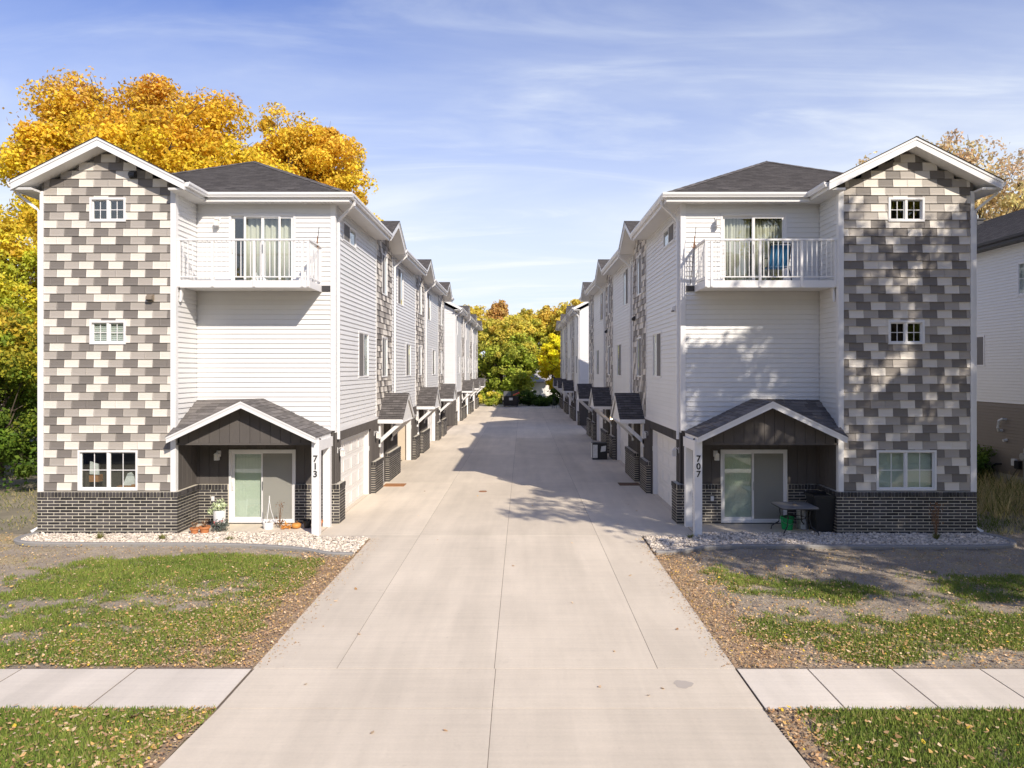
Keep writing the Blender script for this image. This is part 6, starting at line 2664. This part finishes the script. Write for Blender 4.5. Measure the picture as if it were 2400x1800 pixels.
for r_, z_ in prof:
    for k in range(n):
        a = 2 * math.pi * k / n
        rr2 = r_ * (1 + .07 * (1 if k % 2 else -1))
        vs.append((-6.0 + rr2 * math.cos(a), 18.66 + rr2 * math.sin(a), .012 + z_))
fs = [(i * n + k, i * n + (k + 1) % n, (i + 1) * n + (k + 1) % n, (i + 1) * n + k) for i in range(5) for k in range(n)] + [tuple(range(n - 1, -1, -1)), tuple(range(5 * n, 6 * n))]
mb.solid(vs, fs)
mb.build('fruit', M['pumpkin'], t, smooth=True)
mb = MB(); mb.tube([(-6.0, 18.66, .15), (-5.99, 18.66, .19), (-5.96, 18.66, .21)], .014, 6)
mb.build('stalk', M['dryplant'], t)
t = thing('leaf_heap', 'small heap of dry leaves left of the orange gourd', 'leaf heap', (-6.26, 18.62, .012))
mb = MB(); leaves_ball(mb, (-6.26, 18.62, .055), .15, 90, .04, .3, seed=16)
mb.build('foliage', M['pumpkin'], t)
t = pot('flower_pot', 'black plastic pot right of the patio door', -5.72, 18.72, .115, .20, 'black')
mb = MB(); stems(mb, (-5.72, 18.72, .17), 6, .14, .10, seed=17); mb.build('dry_plant', M['dryplant'], t)
t = pot('flower_pot', 'terracotta pot standing behind the front porch post', -5.44, 18.66, .135, .21, 'terracotta')
mb = MB(); stems(mb, (-5.44, 18.66, .18), 6, .12, .10, seed=18); mb.build('dry_plant', M['dryplant'], t)

# ------------------------------------------------------------------ right patio
tb = thing('patio_table', 'square glass-topped patio table with dark bent legs on the right patio', 'table', (7.02, 18.15, 0))
tx, ty, tz = 7.0, 18.12, .72
h = .47
mb = MB()
P = []
for (cx_, cy_, a0) in ((1, 1, 0), (-1, 1, 90), (-1, -1, 180), (1, -1, 270)):
    for k in range(7):
        a = math.radians(a0 + k * 15)
        P.append((tx + cx_ * (h - .13) + .13 * math.cos(a), ty + cy_ * (h - .13) + .13 * math.sin(a)))
mb.prism(P, lambda p, k: (p[0], p[1], tz if k == 0 else tz + .012))
mb.build('tabletop', M['tableglass'], tb)
mb = MB()
mb.prism(P, lambda p, k: (tx + (p[0] - tx) * 1.02, ty + (p[1] - ty) * 1.02, tz - .022 if k == 0 else tz - .001))
mb.build('table_rim', M['darkmetal'], tb)
for sx in (-1, 1):
    for sy in (-1, 1):
        mb = MB()
        mb.tube([(tx + sx * .30, ty + sy * .30, tz - .02), (tx + sx * .27, ty + sy * .27, .45), (tx + sx * .30, ty + sy * .30, .25), (tx + sx * .43, ty + sy * .43, .12), (tx + sx * .45, ty + sy * .45, .02)], .016, 7)
        mb.build('leg', M['darkmetal'], tb)
mb = MB()
ring = [(tx + .27 * math.cos(2 * math.pi * k / 20), ty + .27 * math.sin(2 * math.pi * k / 20), .42) for k in range(21)]
mb.tube(ring, .011, 6)
mb.build('leg_ring', M['darkmetal'], tb)
mb = MB()
mb.lathe([(.035, 0), (.05, .004), (.05, .02), (.02, .02)], (tx, ty, tz + .012), 14)
mb.build('umbrella_hole', M['brown'], tb)

bk = thing('bucket', 'green plastic bucket under the glass patio table', 'bucket', (6.98, 18.55, .012))
mb = MB()
bx_, by_ = 6.98, 18.58
mb.lathe([(.135, 0), (.165, .27), (.18, .27), (.18, .30), (.165, .33), (.155, .33), (.13, .02)], (bx_, by_, .012), 24)
mb.build('body', M['greenplastic'], bk)
mb = MB()
mb.tube([(bx_ - .17, by_, .32), (bx_ - .15, by_ - .16, .22), (bx_, by_ - .2, .17), (bx_ + .15, by_ - .16, .22), (bx_ + .17, by_, .32)], .006, 5)
mb.build('handle', M['steel'], bk)
cn = thing('metal_can', 'grey ribbed metal can between bucket and black planter', 'can', (7.42, 18.62, .012))
mb = MB()
pr = [(.15, 0)]
for i in range(8):
    pr += [(.16, .03 + i * .055), (.152, .055 + i * .055)]
pr += [(.165, .48), (.165, .50), (.15, .50)]
mb.lathe(pr, (7.42, 18.66, .012), 22)
mb.build('body', M['galv'], cn)
mb = MB()
mb.lathe([(.17, 0), (.17, .02), (.05, .05), (.0, .05)], (7.42, 18.66, .513), 20)
mb.build('lid', M['black'], cn)
pl = thing('tall_planter', 'tall tapered black planter against the brick return of house 707', 'planter', (7.88, 18.6, .012))
mb = MB()
a0, a1 = .215, .30
cx_, cy_ = 7.80, 18.40
mb.solid([(cx_ - a0, cy_ - a0, .012), (cx_ + a0, cy_ - a0, .012), (cx_ + a0, cy_ + a0, .012), (cx_ - a0, cy_ + a0, .012),
          (cx_ - a1, cy_ - a1, .93), (cx_ + a1, cy_ - a1, .93), (cx_ + a1, cy_ + a1, .93), (cx_ - a1, cy_ + a1, .93)],
         [(0, 3, 2, 1), (0, 1, 5, 4), (1, 2, 6, 5), (2, 3, 7, 6), (3, 0, 4, 7), (4, 5, 6, 7)])
mb.build('body', M['black'], pl, bevel=.03)
mb = MB()
mb.box(cx_ - a1 - .02, cx_ + a1 + .02, cy_ - a1 - .02, cy_ - a1 + .03, .93, .985)
mb.box(cx_ - a1 - .02, cx_ + a1 + .02, cy_ + a1 - .03, cy_ + a1 + .02, .93, .985)
mb.box(cx_ - a1 - .02, cx_ - a1 + .03, cy_ - a1 + .03, cy_ + a1 - .03, .93, .985)
mb.box(cx_ + a1 - .03, cx_ + a1 + .02, cy_ - a1 + .03, cy_ + a1 - .03, .93, .985)
mb.build('rim', M['black'], pl)

# ------------------------------------------------------------------ balcony things
ch = thing('balcony_chair', 'blue sling chair on the balcony of house 707, seen from behind', 'chair', (6.75, 18.65, 6.52))
cx_, cy_, cz_ = 6.72, 18.55, 6.522
hw = .25
mb = MB()
# sling back leans towards the street, seat towards the door
for (za, ya, zb2, yb2) in ((.42, -.02, .93, -.16),):
    n = 8
    for i in range(n):
        t0, t1 = i / n, (i + 1) / n
        def sl(t):
            return (cy_ - .02 - .17 * t - .03 * math.sin(t * 3.14), cz_ + .42 + .52 * t)
        y0_, z0_ = sl(t0); y1_, z1_ = sl(t1)
        mb.solid([(cx_ - hw, y0_, z0_), (cx_ + hw, y0_, z0_), (cx_ + hw, y1_, z1_), (cx_ - hw, y1_, z1_), (cx_ - hw, y0_ - .01, z0_), (cx_ + hw, y0_ - .01, z0_), (cx_ + hw, y1_ - .01, z1_), (cx_ - hw, y1_ - .01, z1_)],
                 [(0, 1, 2, 3), (7, 6, 5, 4), (0, 4, 5, 1), (3, 2, 6, 7), (0, 3, 7, 4), (1, 5, 6, 2)])
mb.build('backrest', M['bluefabric'], ch)
mb = MB()
mb.box(cx_ - hw, cx_ + hw, cy_ - .02, cy_ + .44, cz_ + .40, cz_ + .412)
mb.build('seat', M['bluefabric'], ch)
for sx in (-1, 1):
    mb = MB()
    x_ = cx_ + sx * (hw + .02)
    mb.tube([(x_, cy_ - .22, cz_ + .97), (x_, cy_ - .02, cz_ + .40), (x_, cy_ + .45, cz_ + .42)], .014, 7)
    mb.build('side_frame', M['darkmetal'], ch)
    mb = MB()
    mb.tube([(x_ + sx * .03, cy_ + .46, cz_), (x_ + sx * .03, cy_ + .42, cz_ + .62), (x_ + sx * .03, cy_ + .1, cz_ + .64), (x_ + sx * .02, cy_ - .10, cz_ + .62)], .014, 7)
    mb.build('armrest', M['darkmetal'], ch)
    mb = MB()
    mb.tube([(x_ + sx * .02, cy_ - .22, cz_), (x_ + sx * .01, cy_ + .0, cz_ + .40)], .014, 7)
    mb.build('leg', M['darkmetal'], ch)
mb = MB()
mb.tube([(cx_ - hw - .02, cy_ - .22, cz_ + .97), (cx_ - hw + .1, cy_ - .225, cz_ + .985), (cx_ + hw - .1, cy_ - .225, cz_ + .985), (cx_ + hw + .02, cy_ - .22, cz_ + .97)], .014, 7)
mb.build('top_rail', M['darkmetal'], ch)

for s, lb in ((-1, 'white folded clothes bundle behind the railing of the left balcony'),):
    mb = MB()
    leaves_ball(mb, (-7.12, 18.9, 6.62), .16, 60, .11, .6, seed=33)
    o = mb.build('cloth_bundle', M['blind'])
    tag(o, lb, 'cloth')


def wind_hook(x, label):
    t = thing('garden_hook', label, 'hook', (x, 19.26, 6.52))
    mb = MB()
    mb.tube([(x - .12, 18.9, 6.525), (x - .02, 18.92, 7.35), (x + .04, 18.94, 8.05)], .008, 6)
    mb.build('pole', M['darkmetal'], t)
    mb = MB()
    for k in range(4):
        a = k * .8
        mb.tube([(x - .03, 18.93, 7.48), (x - .03 + .08 * math.cos(a), 18.92, 7.48 + .11 * math.sin(a)), (x - .03 + .05 * math.cos(a + .5), 18.91, 7.52 + .14 * math.sin(a + .5))], .007, 5)
    mb.prism([(-.028, 0), (.028, 0), (.004, .32), (-.004, .32)], lambda p, k: (x + .0 + p[0], 18.92 + .012 * k, 7.5 + p[1]))
    mb.build('ornament', M['rust'], t)


wind_hook(-5.52, 'thin hook with rusty ornament at the right end of the left balcony')
wind_hook(4.62, 'thin hook with rusty ornament at the left end of the right balcony')

# ------------------------------------------------------------------ plants in the gravel, tall grass
def tuft(x, y, h, r, n, m, label, seed, stalks=0, name='grass_tuft'):
    rg = random.Random(seed)
    t = thing(name, label, 'plant', (x, y, .02))
    mb = MB()
    for _ in range(n):
        a = rg.uniform(0, 6.28)
        b_ = rg.uniform(0, 6.28)
        l = r * rg.uniform(.1, 1.0)
        hh = h * rg.uniform(.45, 1.0) * (1 - .35 * l / r)
        w_ = rg.uniform(.004, .009)
        p0 = Vector((x + math.cos(a) * r * .25 * rg.random(), y + math.sin(a) * r * .25 * rg.random(), .015))
        dx = Vector((math.cos(b_) * w_, math.sin(b_) * w_, 0))
        p1 = p0 + Vector((math.cos(a) * l * .4, math.sin(a) * l * .4, hh * .65))
        p2 = p0 + Vector((math.cos(a) * l, math.sin(a) * l, hh))
        mb.poly([p0 - dx, p0 + dx, p1 + dx * .7, p1 - dx * .7])
        mb.poly([p1 - dx * .7, p1 + dx * .7, p2])
    mb.build('blades', M[m], t)
    if stalks:
        mb = MB()
        stems(mb, (x, y, .02), stalks, h * 3.6, r * 1.5, .004, seed)
        for k in range(stalks * 5):
            a = rg.uniform(0, 6.28)
            rr2 = r * 1.1 * rg.random()
            z_ = h * rg.uniform(1.4, 3.4)
            p = Vector((x + math.cos(a) * rr2, y + math.sin(a) * rr2, z_))
            mb.poly([p, p + Vector((.015, 0, .03)), p + Vector((.0, .01, .07)), p + Vector((-.012, 0, .03))])
        mb.build('stalks', M['dryplant'], t)


tuft(-10.48, 17.45, .24, .19, 90, 'tuft', 'leftmost grass tuft in the left gravel bed', 1)
tuft(-8.92, 17.42, .19, .17, 90, 'tuft', 'second grass tuft in the left gravel bed, below the brick corner', 2)
tuft(-7.22, 17.36, .13, .20, 70, 'tuft', 'flat grass tuft in gravel before the left patio door', 3)
tuft(-5.9, 17.1, .09, .12, 36, 'straw', 'tiny dry tuft in the left gravel near the drive', 4)
tuft(4.16, 17.5, .16, .17, 80, 'tuft', 'dark grass tuft beside the front post of porch 707', 5)
tuft(10.25, 17.45, .26, .16, 90, 'tuft', 'grass tuft with tall dry stalks in the right gravel bed', 6, stalks=14)

# tall dry grass between the two houses on the right
n = 5200
px = G.uniform(12.6, 17.5, n)
py = G.uniform(19.0, 27.5, n)
k = sstep(.2, 1.6, py - (19.2 + .55 * (px - 12.6) * 0)) * (.25 + .75 * sstep(13.0, 14.2, px))
ok = (G.random(n) < k) & (vnoise(px * .9, py * .7, 3, 3) > .38)
px, py = px[ok], py[ok]
n = len(px)
colr = np.array((.66, .55, .27)) * G.uniform(.6, 1.15, (n, 1))
gsel = G.random(n) < .35
colr[gsel] = np.array((.20, .22, .05)) * G.uniform(.7, 1.2, (gsel.sum(), 1))
V, C = blades(px, py, G.uniform(.25, .75, n), colr, lean=.45, wid=.014)
n2_ = 14000
qx, qy = G.uniform(12.0, 17.6, n2_), G.uniform(18.0, 34, n2_)
c2 = np.where((vnoise(qx, qy, 6, 3) > .5)[:, None], np.array((.15, .19, .035)), np.array((.52, .44, .20))) * G.uniform(.7, 1.2, (n2_, 1))
V2, C2 = blades(qx, qy, G.uniform(.06, .2, n2_), c2, lean=.6, wid=.012)
o = fast_mesh('tall_grass', np.concatenate([V, V2]), 3, M['blade'], attr=np.concatenate([C, C2]))
tag(o, 'tall straw-coloured grass between house 707 and the neighbouring house', kind='stuff')
tree('weed_bush', 'dark weedy shrub at the foot of the taupe neighbouring wall', 16.9, 26.6, [(0, 0, .7, .6, 1.3, .7)], 40, 3600, .08, GREEN, .03, .3, seed=95, cat='bush', fork=0, limbs=14)
# rough grass left of house 713
n = 16000
px, py = G.uniform(-24, -12.9, n), G.uniform(18.0, 36, n)
m_ = vnoise(px * .6, py * .5, 9, 4)
ok = m_ > .45
px, py, m_ = px[ok], py[ok], m_[ok]
n = len(px)
colr = np.where((G.random(n) < .5)[:, None], np.array((.14, .17, .035)), np.array((.40, .33, .15))) * G.uniform(.7, 1.2, (n, 1))
V, C = blades(px, py, G.uniform(.03, .12, n), colr, lean=.8, wid=.012)
o = fast_mesh('rough_grass', V, 3, M['blade'], attr=C)
tag(o, 'thin rough grass and straw left of house 713', kind='stuff')

# things of a kind share a group
GROUPS = {'flower_pot': 'flower pots on the left patio', 'grass_tuft': 'grass tufts in the gravel beds', 'doormat': 'doormats along the court',
          'bush': 'bushes at the end of the court', 'townhouse_block': 'townhouse rows along the driveway', 'golden_tree': 'golden trees behind house 713',
          'box_elder': 'green trees left of house 713', 'street_tree': 'street trees around the viewer', 'garden_hook': 'hooks on the balconies'}
for o in list(col.objects):
    if o.parent is None and 'label' in o.keys() and 'group' not in o.keys():
        g = GROUPS.get(o.name.split('.')[0])
        if g:
            o['group'] = g
